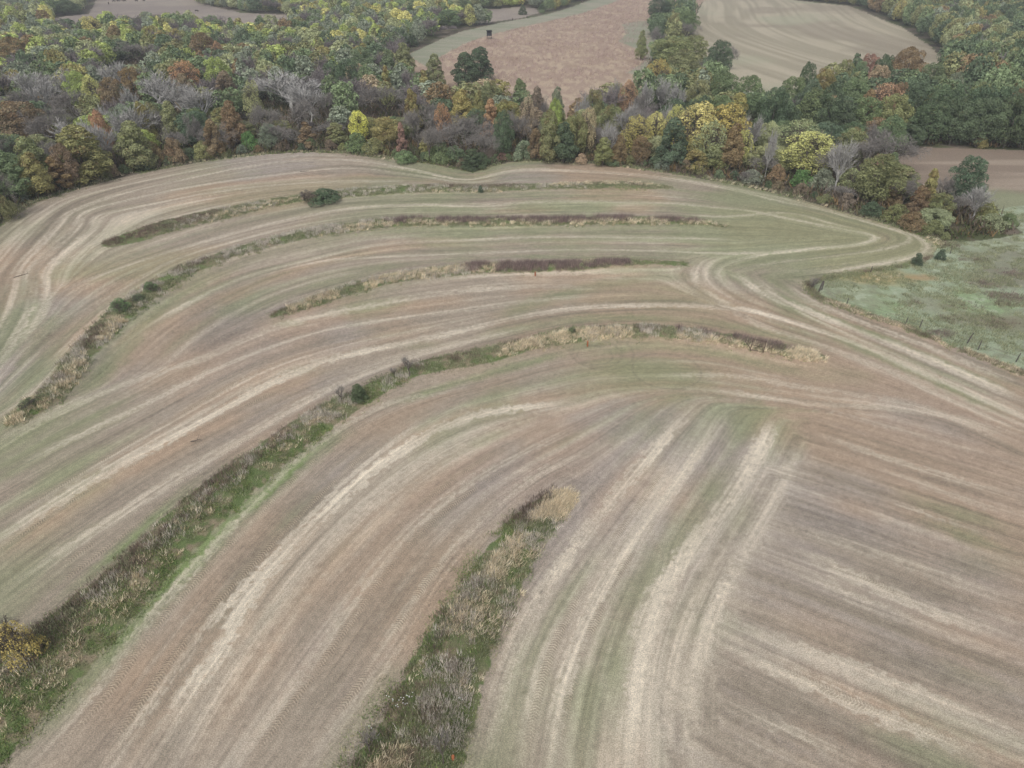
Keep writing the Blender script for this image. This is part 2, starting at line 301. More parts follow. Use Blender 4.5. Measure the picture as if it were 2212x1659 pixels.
C_BASE = lin((157,145,129)); C_STRAW = lin((207,196,176)); C_DARK = lin((126,118,103)); C_RED = lin((170,145,120)); C_MAUVE = lin((156,147,139))
C_GREEN = lin((128,137,101)); C_BGREEN = lin((106,136,68))
def fields(x0, x1, y0, y1, res, seed):
    xs = np.arange(x0, x1, res); ys = np.arange(y0, y1, res); X, Y = np.meshgrid(xs, ys); X = X.astype(np.float32); Y = Y.astype(np.float32)
    inz = inpoly(X + (fbm(X, Y, 2.2, 17, 2) - .5) * 9, Y + (fbm(X, Y, 2.2, 18, 2) - .5) * 5, ZR)
    a = 0.5 * np.where(inz, np.arctan2(bil(ZF[1][1], -175, 10, 2.0, X, Y), bil(ZF[1][0], -175, 10, 2.0, X, Y)), np.arctan2(bil(ZF[0][1], -175, 10, 2.0, X, Y), bil(ZF[0][0], -175, 10, 2.0, X, Y))); vx = np.cos(a).astype(np.float32); vy = np.sin(a).astype(np.float32)
    r = np.random.default_rng(seed)
    N1 = r.random(X.shape, dtype=np.float32)
    fine = lic(N1, vx, vy, int(4.5 / res))
    def coarse(cell, L, sd):
        k = fbm(X, Y, cell, sd, 1).astype(np.float32); st = max(1, int(round(cell * .45 / res)))
        # sub-grid to keep it quick
        sub = k[::st, ::st]; o = lic(sub, vx[::st, ::st], vy[::st, ::st], max(4, int(L / (res * st))))
        return bil(o, x0, y0, res * st, X, Y)
    c1 = coarse(1.0, 22, 11); c2 = coarse(2.4, 34, 23); c3 = coarse(1.6, 20, 37); c0 = coarse(.55, 30, 53); c4 = coarse(.3, 30, 67) if res < .2 else c0
    jag = (fbm(X, Y, .9, 5, 3) - .5); jg = (fbm(X, Y, .38, 15, 2) - .5); jag2 = (fbm(X, Y, 6, 9, 2) - .5)
    pale = np.zeros_like(X); straw = np.zeros_like(X); dark = np.zeros_like(X); green = np.zeros_like(X); red = np.zeros_like(X)
    TS = np.zeros_like(X); TT = np.full_like(X, 9.); TM = np.zeros_like(X); tb = np.full_like(X, 1e9)
    for kind, hw, st, P in gW:
        if kind == 'F': continue
        reach = hw * 2.2 + 1.2
        if P[:, 0].max() < x0 - reach or P[:, 0].min() > x1 + reach or P[:, 1].max() < y0 - reach or P[:, 1].min() > y1 + reach: continue
        cum = np.concatenate([[0], np.cumsum(np.hypot(*(P[1:] - P[:-1]).T))]); d, S, T = seg_st(X, Y, P, reach, cum)
        LT = cum[-1]; endf = sstep(0, 8, S) * sstep(0, 8, LT - S)
        if kind == 'T':
            m = d < tb; tb = np.where(m, d, tb); TS = np.where(m, S, TS); TT = np.where(m & (d < 3), T, TT); TM = np.where(m, st * endf, TM); continue
        mod = .55 + .9 * vnoise(S / 7 + hw * 31, S * 0 + st * 7, 3)
        if kind == 'S': straw = np.maximum(straw, .9 * st * mod * endf * sstep(hw * 1.1, hw * .55, d + jag * hw * 1.4 + jg * 1.3))
        elif kind == 'P': pale = np.maximum(pale, st * endf * sstep(hw * 1.5, 0, d + jag * 2) * (.7 + .25 * c0 + .8 * jag))
        elif kind == 'D': dark = np.maximum(dark, st * mod * endf * sstep(hw * 1.5, 0, d + jag * hw))
        elif kind == 'G': green = np.maximum(green, st * endf * (.5 + .8 * fbm(X, Y, 5, 81, 2)) * sstep(hw * 1.7, 0, d + jag * hw))
        elif kind == 'R': red = np.maximum(red, st * endf * sstep(hw * 2.2, 0, d + jag2 * 3))
    pg = np.zeros_like(X)
    for u, v, ru, rv, st in PATCHG:
        c = flat(u, v); dpt = depth_at(c[1]); rx = ru * dpt / FPX; ry = rv * dpt * dpt / (CAM_H * FPX)
        q = np.hypot((X - c[0]) / rx, (Y - c[1]) / ry); pg = np.maximum(pg, st * sstep(1.5, .2, q + jag2 * 1.0))
    green = np.maximum(green, pg * (.55 + .3 * c3)); 
    noiseg = fbm(X, Y, 26, 61, 3)
    right = sstep(-50, 40, X) * sstep(90, 120, Y)
    green = np.maximum(green, sstep(.52, .80, noiseg + .27 * right + .05 * c3 + .03 * c1) * .8)
    green = green * (1 - .55 * sstep(-18, -42, X) * sstep(95, 125, Y))
    c3 = np.clip(c3, -2.5, 2.5)
    nr = sstep(.42, .68, fbm(X, Y, 22, 71, 3) + .06 * c2); nm = sstep(.45, .7, fbm(X, Y, 30, 73, 3) + .05 * c1)
    def mix(A, B, f): f = np.clip(f, 0, 1)[..., None]; return A * (1 - f) + B * f
    col = np.broadcast_to(C_BASE, X.shape + (3,)).astype(np.float32)
    col = mix(col, C_MAUVE, nm * .7); col = mix(col, C_RED, np.maximum(nr * .55, red * .75))
    col = mix(col, C_DARK, np.maximum(dark * .8, sstep(.1, 2.4, -c2 * .45 - c1 * .45 - c0 * .5) * .68))
    col = mix(col, C_STRAW, sstep(.1, 2.4, c1 * .5 + c2 * .35 + c0 * .6) * .6)
    gg = np.clip(green, 0, 1); col = mix(col, mix(np.broadcast_to(C_GREEN, col.shape), C_BGREEN, sstep(.8, 1.3, green) * .7), gg * .82)
    col = mix(col, C_STRAW, pale)
    col = mix(col, C_STRAW, straw * (.60 + .35 * jag + .5 * jg + .08 * np.clip(fine, -2, 2) + .17 * np.clip(c0, -2, 2)))
    # circles left by turning machines
    for u, v, rr in RINGS:
        c = flat(u, v); q = np.abs(np.hypot(X - c[0], Y - c[1]) - rr); col = mix(col, C_DARK * .8, sstep(.22, .05, q) * .35)
    col = col * (1 + np.clip(fine, -2.6, 2.6) * .085 + np.clip(c4, -2.6, 2.6) * (.05 + .03 * inpoly(X, Y, ZR)) + np.clip(jag, -.5, .5) * .14 + jg * .22)[..., None]
    # ground of the rough strips
    for k, (U, L) in STRIPC.items():
        poly = np.vstack([U, L[::-1]])
        bx = (poly[:, 0].min() - 2, poly[:, 0].max() + 2); by = (poly[:, 1].min() - 2, poly[:, 1].max() + 2)
        i0, i1 = [int(np.clip((b - x0) / res, 0, X.shape[1])) for b in bx]; j0, j1 = [int(np.clip((b - y0) / res, 0, X.shape[0])) for b in by]
        if i1 <= i0 or j1 <= j0: continue
        sl = (slice(j0, j1), slice(i0, i1)); jx = X[sl] + jag[sl] * 1.6; jy = Y[sl] + jag2[sl] * 1.2 + jag[sl]
        m = inpoly(jx, jy, poly[::2]).astype(np.float32)
        n1 = .6 * fbm(X[sl], Y[sl], .8, 91, 3) + .4 * fbm(X[sl], Y[sl], 3, 92, 2); gcol = mix(mix(np.broadcast_to(lin((106,110,78)), m.shape + (3,)), lin((138,126,104)), sstep(.4, .6, n1)), lin((98,114,70)), sstep(.46, .6, .55 * fbm(X[sl], Y[sl], 3.5, 95, 2) + .45 * fbm(X[sl], Y[sl], .6, 96, 2)))
        col[sl] = mix(col[sl], gcol, m * .95); TM[sl] *= (1 - m)
    return dict(x0=x0, y0=y0, res=res, col=col.astype(np.float32), TS=TS, TT=TT, TM=TM)
F1 = fields(-80, 80, 14, 92, .13, 1)
F2 = fields(-172, 172, 76, 222, .3, 2)
print('fields', round(time.time() - T0, 1))

# ---------------------------------------------------------------- terrain height
def terrace_center(k): U, L = STRIPC[k]; return (U + L) / 2
_TC = {k: (terrace_center(k)[::8], h) for k, h in (('far', .45), ('second', .6), ('third', .5), ('fourth', .8), ('near', .7))}
SW = flat(1020, 362); BL = flat(1057, 67)
def height(x, y):
    x = np.asarray(x, float); y = np.asarray(y, float)
    z = 1.6 * (fbm(x, y, 90, 301, 2) - .5) * sstep(60, 150, y)
    z = z + 9 * (fbm(x, y, 260, 305, 2) - .5) * sstep(300, 620, y)
    z = z + sstep(700, 1500, y) * 30
    # drainage swale that leaves the field under the trees
    z = z - 1.3 * np.exp(-(((x - SW[0]) / 9) ** 2)) * sstep(SW[1] - 26, SW[1] + 3, y) * sstep(SW[1] + 60, SW[1] + 20, y)
    m = (y < 215) & (y > 10) & (np.abs(x) < 180)
    if np.any(m):
        xm = x[m]; ym = y[m]; add = np.zeros(xm.shape)
        for k, (C, hh) in _TC.items():
            d2 = np.full(xm.shape, 1e9)
            for i in range(len(C) - 1):
                a = C[i]; d = C[i + 1] - a; L2 = d @ d + 1e-9
                bb = (xm > min(a[0], a[0] + d[0]) - 9) & (xm < max(a[0], a[0] + d[0]) + 9) & (ym > min(a[1], a[1] + d[1]) - 9) & (ym < max(a[1], a[1] + d[1]) + 9)
                if not bb.any(): continue
                px = xm[bb] - a[0]; py = ym[bb] - a[1]; t = np.clip((px * d[0] + py * d[1]) / L2, 0, 1)
                d2[bb] = np.minimum(d2[bb], (px - t * d[0]) ** 2 + (py - t * d[1]) ** 2)
            add += hh * np.exp(-d2 / 7.0)
        z = z.copy() if z.shape else np.array([z]); z[m] += add
    return z
def ground_at(u, v):
    """where the sight line through (u, v) meets the terrain"""
    z = 0.0
    for _ in range(6):
        p = flat(u, v, z); z = float(height(np.array([p[0]]), np.array([p[1]]))[0])
    return np.array([p[0], p[1], z])
def ztop(x, y, v):
    yc = (VH / 2 - v) / FPX; t = y / (CP + yc * SP); return CAM_H + t * (-SP + yc * CP)

# ---------------------------------------------------------------- mesh helpers
def new_obj(name, me, mat=None, parent=None):
    o = bpy.data.objects.new(name, me); scene.collection.objects.link(o)
    if mat is not None and me is not None and not me.materials: me.materials.append(mat)
    if parent is not None: o.parent = parent
    return o
def np_mesh(name, V, Fc, k, col=None, smooth=False, extra=None):
    """V (n,3); Fc (m,k) indices"""
    me = bpy.data.meshes.new(name); V = np.ascontiguousarray(V, np.float32); Fc = np.ascontiguousarray(Fc, np.int32)
    me.vertices.add(len(V)); me.vertices.foreach_set('co', V.ravel())
    me.loops.add(Fc.size); me.loops.foreach_set('vertex_index', Fc.ravel())
    me.polygons.add(len(Fc)); me.polygons.foreach_set('loop_start', np.arange(0, Fc.size, k, dtype=np.int32))
    me.polygons.foreach_set('loop_total', np.full(len(Fc), k, np.int32))
    if smooth: me.polygons.foreach_set('use_smooth', np.ones(len(Fc), bool))
    if col is not None:
        at = me.attributes.new('Col', 'FLOAT_COLOR', 'POINT'); c4 = np.ones((len(V), 4), np.float32); c4[:, :col.shape[1]] = col
        at.data.foreach_set('color', c4.ravel())
    for n_, arr in (extra or {}).items():
        at = me.attributes.new(n_, 'FLOAT_VECTOR', 'POINT'); at.data.foreach_set('vector', np.ascontiguousarray(arr, np.float32).ravel())
    me.update(calc_edges=True); return me
def tag(o, label=None, cat=None, group=None, kind=None):
    if label: o['label'] = label
    if cat: o['category'] = cat
    if group: o['group'] = group
    if kind: o['kind'] = kind
    return o
class NT:
    def __init__(s, name):
        s.m = bpy.data.materials.new(name); s.m.use_nodes = True; s.t = s.m.node_tree; s.t.nodes.clear()
        s.o = s.n('ShaderNodeOutputMaterial'); s.b = s.n('ShaderNodeBsdfPrincipled'); s.l(s.b.outputs[0], s.o.inputs['Surface'])
        s.b.inputs['Roughness'].default_value = .9; s.b.inputs['Specular IOR Level'].default_value = .15
    def n(s, t, **kw):
        x = s.t.nodes.new(t)
        for k, v in kw.items(): setattr(x, k, v)
        return x
    def l(s, a, b): s.t.links.new(a, b)
    def val(s, sock, v):
        if hasattr(v, 'default_value') or hasattr(v, 'is_linked'): s.l(v, sock)
        else: sock.default_value = v
    def math(s, op, a, b=0.0, c=None, clamp=False):
        x = s.n('ShaderNodeMath', operation=op); x.use_clamp = clamp; s.val(x.inputs[0], a); s.val(x.inputs[1], b)
        if c is not None: s.val(x.inputs[2], c)
        return x.outputs[0]
    def ramp(s, f, lo, hi, a=0., b=1.):
        x = s.n('ShaderNodeMapRange'); x.interpolation_type = 'SMOOTHSTEP'; s.val(x.inputs[0], f); x.inputs[1].default_value = lo; x.inputs[2].default_value = hi; x.inputs[3].default_value = a; x.inputs[4].default_value = b
        return x.outputs[0]
    def mix(s, f, a, b, mode='MIX'):
        x = s.n('ShaderNodeMix', data_type='RGBA', blend_type=mode); s.val(x.inputs[0], f)
        for sock, v in ((x.inputs[6], a), (x.inputs[7], b)):
            if isinstance(v, (tuple, list)): sock.default_value = tuple(v) + ((1,) if len(v) == 3 else ())
            else: s.l(v, sock)
        return x.outputs[2]
    def noise(s, scale, detail=2, vec=None, rough=.5):
        x = s.n('ShaderNodeTexNoise'); x.inputs['Scale'].default_value = scale; x.inputs['Detail'].default_value = detail; x.inputs['Roughness'].default_value = rough
        if vec is not None: s.l(vec, x.inputs['Vector'])
        return x.outputs[0]
    def scale(s, col, f):
        x = s.n('ShaderNodeVectorMath', operation='SCALE'); s.l(col, x.inputs[0]); s.val(x.inputs[3], f); return x.outputs[0]

# ---------------------------------------------------------------- materials
def mat_ground():
    g = NT('ground_soil'); at = g.n('ShaderNodeAttribute'); at.attribute_name = 'Col'; tk = g.n('ShaderNodeAttribute'); tk.attribute_name = 'Trk'
    geo = g.n('ShaderNodeNewGeometry'); pos = geo.outputs['Position']
    n1 = g.noise(10.0, 3, pos, .7); n2 = g.noise(2.2, 2, pos); n3 = g.noise(.22, 3, pos)
    f = g.math('MULTIPLY', g.ramp(n1, .28, .72, .68, 1.34), g.ramp(n2, .3, .7, .94, 1.06))
    sx = g.n('ShaderNodeSeparateXYZ'); g.l(tk.outputs['Vector'], sx.inputs[0])
    S, T, M = sx.outputs
    aT = g.math('ABSOLUTE', T)
    wob = g.math('MULTIPLY', n2, 2.5)
    # chevron lugs of a tractor tyre
    ph = g.math('ADD', g.math('MULTIPLY', S, 2 * math.pi / .25), g.math('MULTIPLY', aT, 13.0))
    ph = g.math('ADD', ph, wob)
    lug = g.ramp(g.math('SINE', ph), -.4, .8, 0, 1)
    inside = g.ramp(aT, .26, .46, 1, 0)
    m = g.math('MULTIPLY', g.math('MULTIPLY', inside, M), g.ramp(n3, .38, .62, .1, 1))
    fac = g.math('MULTIPLY', m, .4)
    trc = g.mix(lug, tuple(lin((112,100,82))), tuple(lin((194,180,156))))
    base = g.mix(fac, at.outputs['Color'], trc)
    g.l(g.scale(base, f), g.b.inputs['Base Color'])
    h = g.math('ADD', g.math('MULTIPLY', n1, .12), g.math('MULTIPLY', g.math('MULTIPLY', lug, m), .05))
    bu = g.n('ShaderNodeBump'); bu.inputs['Strength'].default_value = .55; bu.inputs['Distance'].default_value = 1.0; g.l(h, bu.inputs['Height']); g.l(bu.outputs[0], g.b.inputs['Normal'])
    return g.m
def mat_attr(name, rough=.9, trans=0.0):
    g = NT(name); at = g.n('ShaderNodeAttribute'); at.attribute_name = 'Col'; g.l(at.outputs['Color'], g.b.inputs['Base Color']); g.b.inputs['Roughness'].default_value = rough; return g.m
def mat_leaf(name, objcol=True):
    """leaf colour comes from the object's own colour; its alpha says how much of the crown has turned"""
    g = NT(name); at = g.n('ShaderNodeAttribute'); at.attribute_name = 'Col'; sep = g.n('ShaderNodeSeparateColor'); g.l(at.outputs['Color'], sep.inputs[0])
    oi = g.n('ShaderNodeObjectInfo')
    amt = g.ramp(g.math('ADD', sep.outputs[1], g.math('MULTIPLY', oi.outputs['Alpha'], .9)), .75, 1.15, 0, .85)
    turned = g.mix(sep.outputs[2], (.17, .095, .05), (.24, .17, .08))
    col = g.mix(amt, oi.outputs['Color'], turned); col = g.scale(col, sep.outputs[0]); g.l(col, g.b.inputs['Base Color'])
    tr = g.n('ShaderNodeBsdfTranslucent'); g.l(col, tr.inputs[0]); ms = g.n('ShaderNodeMixShader'); ms.inputs[0].default_value = .22
    g.l(g.b.outputs[0], ms.inputs[1]); g.l(tr.outputs[0], ms.inputs[2]); g.l(ms.outputs[0], g.o.inputs['Surface'])
    g.b.inputs['Roughness'].default_value = .75
    return g.m
def mat_bark(name, c1, c2, sc=6.0):
    g = NT(name); geo = g.n('ShaderNodeTexCoord'); n1 = g.noise(sc, 3, geo.outputs['Object']); g.l(g.mix(g.ramp(n1, .35, .65), tuple(c1), tuple(c2)), g.b.inputs['Base Color']); return g.m
M_GROUND = mat_ground(); M_VEG = mat_attr('dry_vegetation'); M_LEAF = mat_leaf('tree_leaves')
M_BARK = mat_bark('bark', (.10,.085,.07), (.17,.15,.13)); M_PALE = mat_bark('pale_bark', (.32,.31,.29), (.52,.51,.48)); M_TWIG = mat_bark('bare_twigs', (.19,.175,.16), (.30,.28,.255)); M_PTWIG = mat_bark('pale_twigs', (.30,.29,.275), (.46,.445,.42))
M_FARWOOD = mat_attr('far_leaves')

#@@GROUND
def build_ground():
    NC = 1180
    # rows: about one picture row apart, then ever wider
    vv = np.arange(1700, -12, -1.75); ys = np.array([flat(1106, v)[1] for v in vv])
    ys = np.concatenate([[-900, -300, -120, -60, -30, -10, 4, 12, 17, 20], ys[ys > 21], np.geomspace(690, 8000, 40)])
    u = np.linspace(-1.14, 1.14, NC); side = 1.14 + np.geomspace(.02, 30, 34); u = np.concatenate([-side[::-1], u, side])
    yy = np.maximum(ys, 14); half = .72 * depth_at(yy)
    X = u[None, :] * half[:, None]; Y = np.repeat(ys[:, None], len(u), 1)
    x = X.ravel(); y = Y.ravel(); z = height(x, y)
    n = len(x); col = np.zeros((n, 3), np.float32); trk = np.zeros((n, 3), np.float32); trk[:, 1] = 9
    def mix(A, B, f): f = np.clip(f, 0, 1)[:, None]; return A * (1 - f) + B * f
    jx = x + (fbm(x, y, 4, 401, 2) - .5) * 2.2; jy = y + (fbm(x, y, 4, 405, 2) - .5) * 3
    # floor of the woods
    c = mix(np.broadcast_to(lin((92,86,74)), (n, 3)), lin((84,90,62)), sstep(.4, .65, fbm(x, y, 14, 411, 3))); reg = np.zeros(n, int)
    c = mix(c, lin((116,106,94)), sstep(.5, .75, fbm(x, y, 6, 413, 3)))
    def put(poly, cc, code, jit=1.0, margin=6):
        nonlocal c
        b = (x > poly[:, 0].min() - margin) & (x < poly[:, 0].max() + margin) & (y > poly[:, 1].min() - margin) & (y < poly[:, 1].max() + margin)
        idx = np.nonzero(b)[0]; m = inpoly(x[idx] + (jx[idx] - x[idx]) * jit, y[idx] + (jy[idx] - y[idx]) * jit, poly); idx = idx[m]
        c[idx] = cc(x[idx], y[idx]); reg[idx] = code; return idx
    def field_col(X_, Y_):
        o = np.zeros((len(X_), 3), np.float32); w = sstep(78, 91, Y_)
        for F, mk, ww in ((F1, Y_ < 91.5, 1 - w), (F2, Y_ > 77, w)):
            for ch in range(3): o[mk, ch] += bil(F['col'][..., ch], F['x0'], F['y0'], F['res'], X_[mk], Y_[mk]) * ww[mk]
        return o
    def pasture_col(X_, Y_):
        n1 = fbm(X_, Y_, 9, 421, 3); n2 = fbm(X_ + Y_ * .6, Y_ - X_ * .3, 1.3, 425, 3); n3 = fbm(X_, Y_, 18, 427, 3)
        o = mix(np.broadcast_to(lin((150,160,134)), (len(X_), 3)), lin((140,157,120)), sstep(.45, .65, n1))
        o = mix(o, lin((148,148,128)), sstep(.5, .68, n3) * .6); o = mix(o, lin((126,124,104)), sstep(.55, .7, n2) * .5)
        o = mix(o, lin((172,180,156)), sstep(.42, .28, n2) * .6)
        for u_, v_, ru, rv, cc, st in ((1890,600,85,14,(160,140,92),.7),(1990,600,30,6,(165,130,95),.5),(2130,690,60,14,(122,112,98),.7),(2160,600,60,14,(118,108,96),.6),(2180,560,60,25,(125,120,104),.6),(2050,660,60,20,(130,125,105),.5),(2200,700,60,25,(124,118,96),.6)):
            p = flat(u_, v_); dp = depth_at(p[1]); q = np.hypot((X_ - p[0]) / (ru * dp / FPX), (Y_ - p[1]) / (rv * dp * dp / (CAM_H * FPX)))
            o = mix(o, lin(cc), sstep(1.6, .4, q + (n1 - .5) * 1.5 + (n2 - .5)) * st)
        return o
    def mid_col(X_, Y_):
        b = fbm(X_, Y_ * 9, 40, 431, 3); o = mix(np.broadcast_to(lin((136,122,108)), (len(X_), 3)), lin((156,142,126)), sstep(.4, .65, b))
        return mix(o, lin((136,142,112)), sstep(158, 150, Y_ + (fbm(X_, Y_, 12, 433, 2) - .5) * 12) * .8)
    def prairie_col(X_, Y_):
        b = fbm(X_, Y_, 14, 441, 4); s = fbm(X_ * 3, Y_, 5, 443, 3); o = mix(np.broadcast_to(lin((160,140,124)), (len(X_), 3)), lin((178,160,138)), sstep(.4, .7, s))
        return mix(o, lin((148,128,110)), sstep(.5, .75, b) * .6)
    def far_col(X_, Y_):
        # combed rows that curve round the hill
        q = X_ * .95 + 16 * np.sin((Y_ - 300) / 75) + 6 * np.sin(X_ / 60 + 1); r_ = fbm(q * 1.0, Y_ * .03, 2.2, 451, 2); b = fbm(X_, Y_, 45, 453, 3)
        o = mix(np.broadcast_to(lin((154,146,126)), (len(X_), 3)), lin((174,165,144)), sstep(.3, .75, r_)); o = mix(o, lin((140,130,114)), sstep(.5, .7, b) * .6)
        return mix(o, lin((158,158,134)), sstep(.5, .35, fbm(X_, Y_, 60, 455, 2)) * .6)
    def lane_col(X_, Y_):
        s = fbm(X_ * .4 + Y_, Y_, 6, 461, 3); o = mix(np.broadcast_to(lin((140,143,122)), (len(X_), 3)), lin((154,150,132)), sstep(.4, .65, s)); return o
    def cow_col(X_, Y_): return mix(np.broadcast_to(lin((138,128,120)), (len(X_), 3)), lin((152,142,130)), sstep(.4, .7, fbm(X_, Y_, 25, 471, 3)))
    put(MIDFIELD, mid_col, 5, .8); put(OPEN_FAR, far_col, 4); put(OPEN_PRAIRIE, prairie_col, 3); put(FARFIELD, far_col, 4); put(PRAIRIE, prairie_col, 3); put(LANE, lane_col, 6, .6); put(MOWN, lane_col, 6, .6); put(LANE2, cow_col, 6); put(COWPAST, cow_col, 7)
    put(PASTURE, pasture_col, 2, .3); idx = put(FIELD, field_col, 1, .35)
    # rough margin where the field meets the trees
    for F, mk in ((F1, (reg == 1) & (y < 89)), (F2, (reg == 1) & (y >= 89))):
        for ch, key in enumerate(('TS', 'TT', 'TM')): trk[mk, ch] = bil(F[key], F['x0'], F['y0'], F['res'], x[mk], y[mk])
    wet = inpoly(x, y, WATER)
    col[:] = c
    r, k = Y.shape; I = np.arange(r * k).reshape(r, k)
    Fq = np.stack([I[:-1, :-1], I[:-1, 1:], I[1:, 1:], I[1:, :-1]], -1).reshape(-1, 4)
    fr = reg[Fq[:, 0]]; V = np.stack([x, y, z], 1)
    V[wet, 2] -= 1.2
    for code, name in ((0, 'ground'), (1, 'stubble_field'), (2, 'pasture'), (3, 'prairie'), (4, 'hill_field'), (5, 'valley_field'), (6, 'mown_path'), (7, 'grazing_land')):
        fs = Fq[fr == code]
        if not len(fs): continue
        use, inv = np.unique(fs, return_inverse=True)
        me = np_mesh(name, V[use], inv.reshape(-1, 4), 4, col[use], True, {'Trk': trk[use]})
        o = new_obj(name, me, M_GROUND); o['kind'] = 'structure'
build_ground()
print('ground', round(time.time() - T0, 1))
# pond at the far left
def build_pond():
    g = NT('pond_water'); g.b.inputs['Base Color'].default_value = (.32, .34, .36, 1); g.b.inputs['Roughness'].default_value = .12; g.b.inputs['Specular IOR Level'].default_value = .5
    P = spline(np.vstack([WATER, WATER[:1]]), 6)[:-1]; zz = float(height(P[:, 0], P[:, 1]).min()) - .1
    V = np.c_[P, np.full(len(P), zz)]; me = bpy.data.meshes.new('water'); me.from_pydata(V.tolist(), [], [list(range(len(V)))]); o = new_obj('water', me, g.m); o['kind'] = 'structure'
build_pond()

#@@VEG
# ---------------------------------------------------------------- rough grass, weeds and brush
def blades(P, h, w, lean, col, rs):
    """one thin tapering blade per row of P, standing on P"""
    n = len(P); a = rs.uniform(0, 2 * np.pi, n); dx = np.cos(a) * w / 2; dy = np.sin(a) * w / 2
    V = np.empty((n, 3, 3), np.float32)
    V[:, 0] = P + np.c_[dx, dy, np.zeros(n)]; V[:, 1] = P - np.c_[dx, dy, np.zeros(n)]
    V[:, 2] = P + np.c_[lean[:, 0] * h, lean[:, 1] * h, h]
    C = np.repeat(col[:, None, :], 3, 1)
    return V.reshape(-1, 3), np.arange(3 * n).reshape(-1, 3), C.reshape(-1, 3)
VT = { # colours, height, blades per tuft, tuft radius, blade width, lean
 'brown': (((112,98,88),(132,116,104),(94,82,74)), (.5,1.15), 16, .45, .035, .45),
 'mauve': (((124,108,104),(142,126,118),(104,92,88)), (.6,1.3), 18, .45, .035, .4),
 'straw': (((202,189,162),(184,170,144),(216,204,180)), (.35,.85), 22, .32, .05, .75),
 'green': (((98,120,68),(118,136,80),(84,102,58),(138,136,96)), (.1,.34), 12, .4, .06, .8),
 'pale':  (((182,174,162),(200,192,180),(158,150,140)), (.35,.85), 24, .42, .04, .5),
 'dull':  (((128,132,104),(146,146,118),(112,116,88)), (.2,.5), 14, .45, .07, .8),
}
VNAME = {'brown': 'dead_brush', 'mauve': 'dead_brush', 'straw': 'dry_grass', 'green': 'green_grass', 'pale': 'pale_weeds', 'dull': 'low_weeds'}
def tufts(kind, XY, hs=1.0, seed=0, ns=1.0):
    cols, (h0, h1), nb, tr, bw, ln = VT[kind]; rs = np.random.default_rng(seed); n = len(XY); nb = max(4, int(nb * ns))
    z = height(XY[:, 0], XY[:, 1]); th = rs.uniform(.6, 1.15, n); r = rs.uniform(0, 1, (n, nb)) ** .6 * tr; a = rs.uniform(0, 2 * np.pi, (n, nb))
    ox = np.cos(a) * r; oy = np.sin(a) * r
    P = np.stack([XY[:, 0, None] + ox, XY[:, 1, None] + oy, np.repeat(z[:, None], nb, 1) - .03], -1).reshape(-1, 3)
    h = (rs.uniform(h0, h1, (n, nb)) * th[:, None]).ravel() * hs
    out = np.stack([ox, oy], -1) / tr * .5; wind = np.array([.35, -.15]) * (1 if kind == 'straw' else .2)
    lean = (out + rs.normal(0, .28, (n, nb, 2)) + wind).reshape(-1, 2) * ln
    cl = lin(np.array(cols)); base = cl[rs.integers(0, len(cl), n)]; base = base * rs.uniform(.8, 1.2, (n, 1))
    base = base * 1.3
    c = (base[:, None, :] * rs.uniform(.72, 1.28, (n, nb, 1))).reshape(-1, 3)
    return blades(P, h, np.full(len(P), bw) * rs.uniform(.7, 1.4, len(P)), lean, c, rs)
def join(parts):
    V, Fc, C, o = [], [], [], 0
    for v, f, c in parts: V.append(v); Fc.append(f + o); C.append(c); o += len(v)
    return np.vstack(V), np.vstack(Fc), np.vstack(C)
SEG = {
 'far': [('brown',0,.24,0,.8,4),('dull',.1,1,0,1,6.0),('straw',.2,.4,.5,1,1.5),('green',.1,1,.5,1.15,2.5),('brown',.55,.7,0,.55,5),('brown',.8,.95,.1,.6,4),('straw',.72,.96,0,.5,2.5),('pale',.15,.8,0,1,1.8),('straw',.55,.7,.8,1.1,.8)],
 'second': [('straw',0,.08,0,.9,6),('brown',.06,.28,0,.6,4.5),('straw',.1,.28,.5,1,4.0),('dull',0,1,0,1,5),('pale',.1,.62,0,1,3.0),('brown',.32,.42,0,.6,3),('mauve',.6,.97,0,.7,5.5),('straw',.5,1,.55,1,2.4),('green',0,1,.7,1.2,2.4)],
 'third': [('brown',0,.2,0,.8,3.5),('straw',.05,.58,.1,.95,4.2),('pale',.1,.55,0,1,3.6),('dull',0,1,0,1,4),('mauve',.5,.86,0,.9,8),('green',.1,1,.6,1.15,2.2)],
 'fourth': [('brown',0,.36,0,.5,5),('green',0,.55,.3,1.06,14),('pale',0,.36,.15,.6,2.4),('dull',0,.5,0,.55,6),('dull',.5,1,0,1,6),('straw',0,.42,.3,.85,1.1),('dull',0,.55,.5,.9,2),('brown',.36,.52,0,.35,2.5),('pale',.36,.56,0,.85,5),('brown',.5,.66,0,.7,2.5),('straw',.6,.76,.3,.95,8),('brown',.7,.82,.2,.6,3),('pale',.7,.86,.1,1,2.5),('green',.6,1,.6,1.2,2),('mauve',.8,.93,0,.65,6),('straw',.8,.93,.6,1,4),('straw',.93,1,0,1.0,13),('brown',.9,.95,.3,.8,3)],
 'near': [('brown',0,.18,-.05,.42,12),('straw',0,.17,.4,1.0,22),('dull',0.1,1,0,1,9),('pale',.12,.36,.3,.95,5),('straw',.24,.4,.25,.7,9),('straw',.2,.55,.85,1.02,3),('green',.1,1,-.05,1,12),('green',.1,1,-.2,.08,8),('pale',.38,.62,.15,1,6),('straw',.46,.74,.12,.85,8),('brown',.4,.7,.1,.7,2.5),('pale',.64,.92,.1,.95,6),('brown',.72,1,0,.65,4.5),('brown',.5,.75,0,.2,2),('straw',.92,1,.2,.7,10)],
}
SNAME = {'far': 'the farthest terrace strip', 'second': 'the second terrace strip from the wood', 'third': 'the short middle terrace strip', 'fourth': 'the long terrace strip across the middle', 'near': 'the nearest terrace strip'}
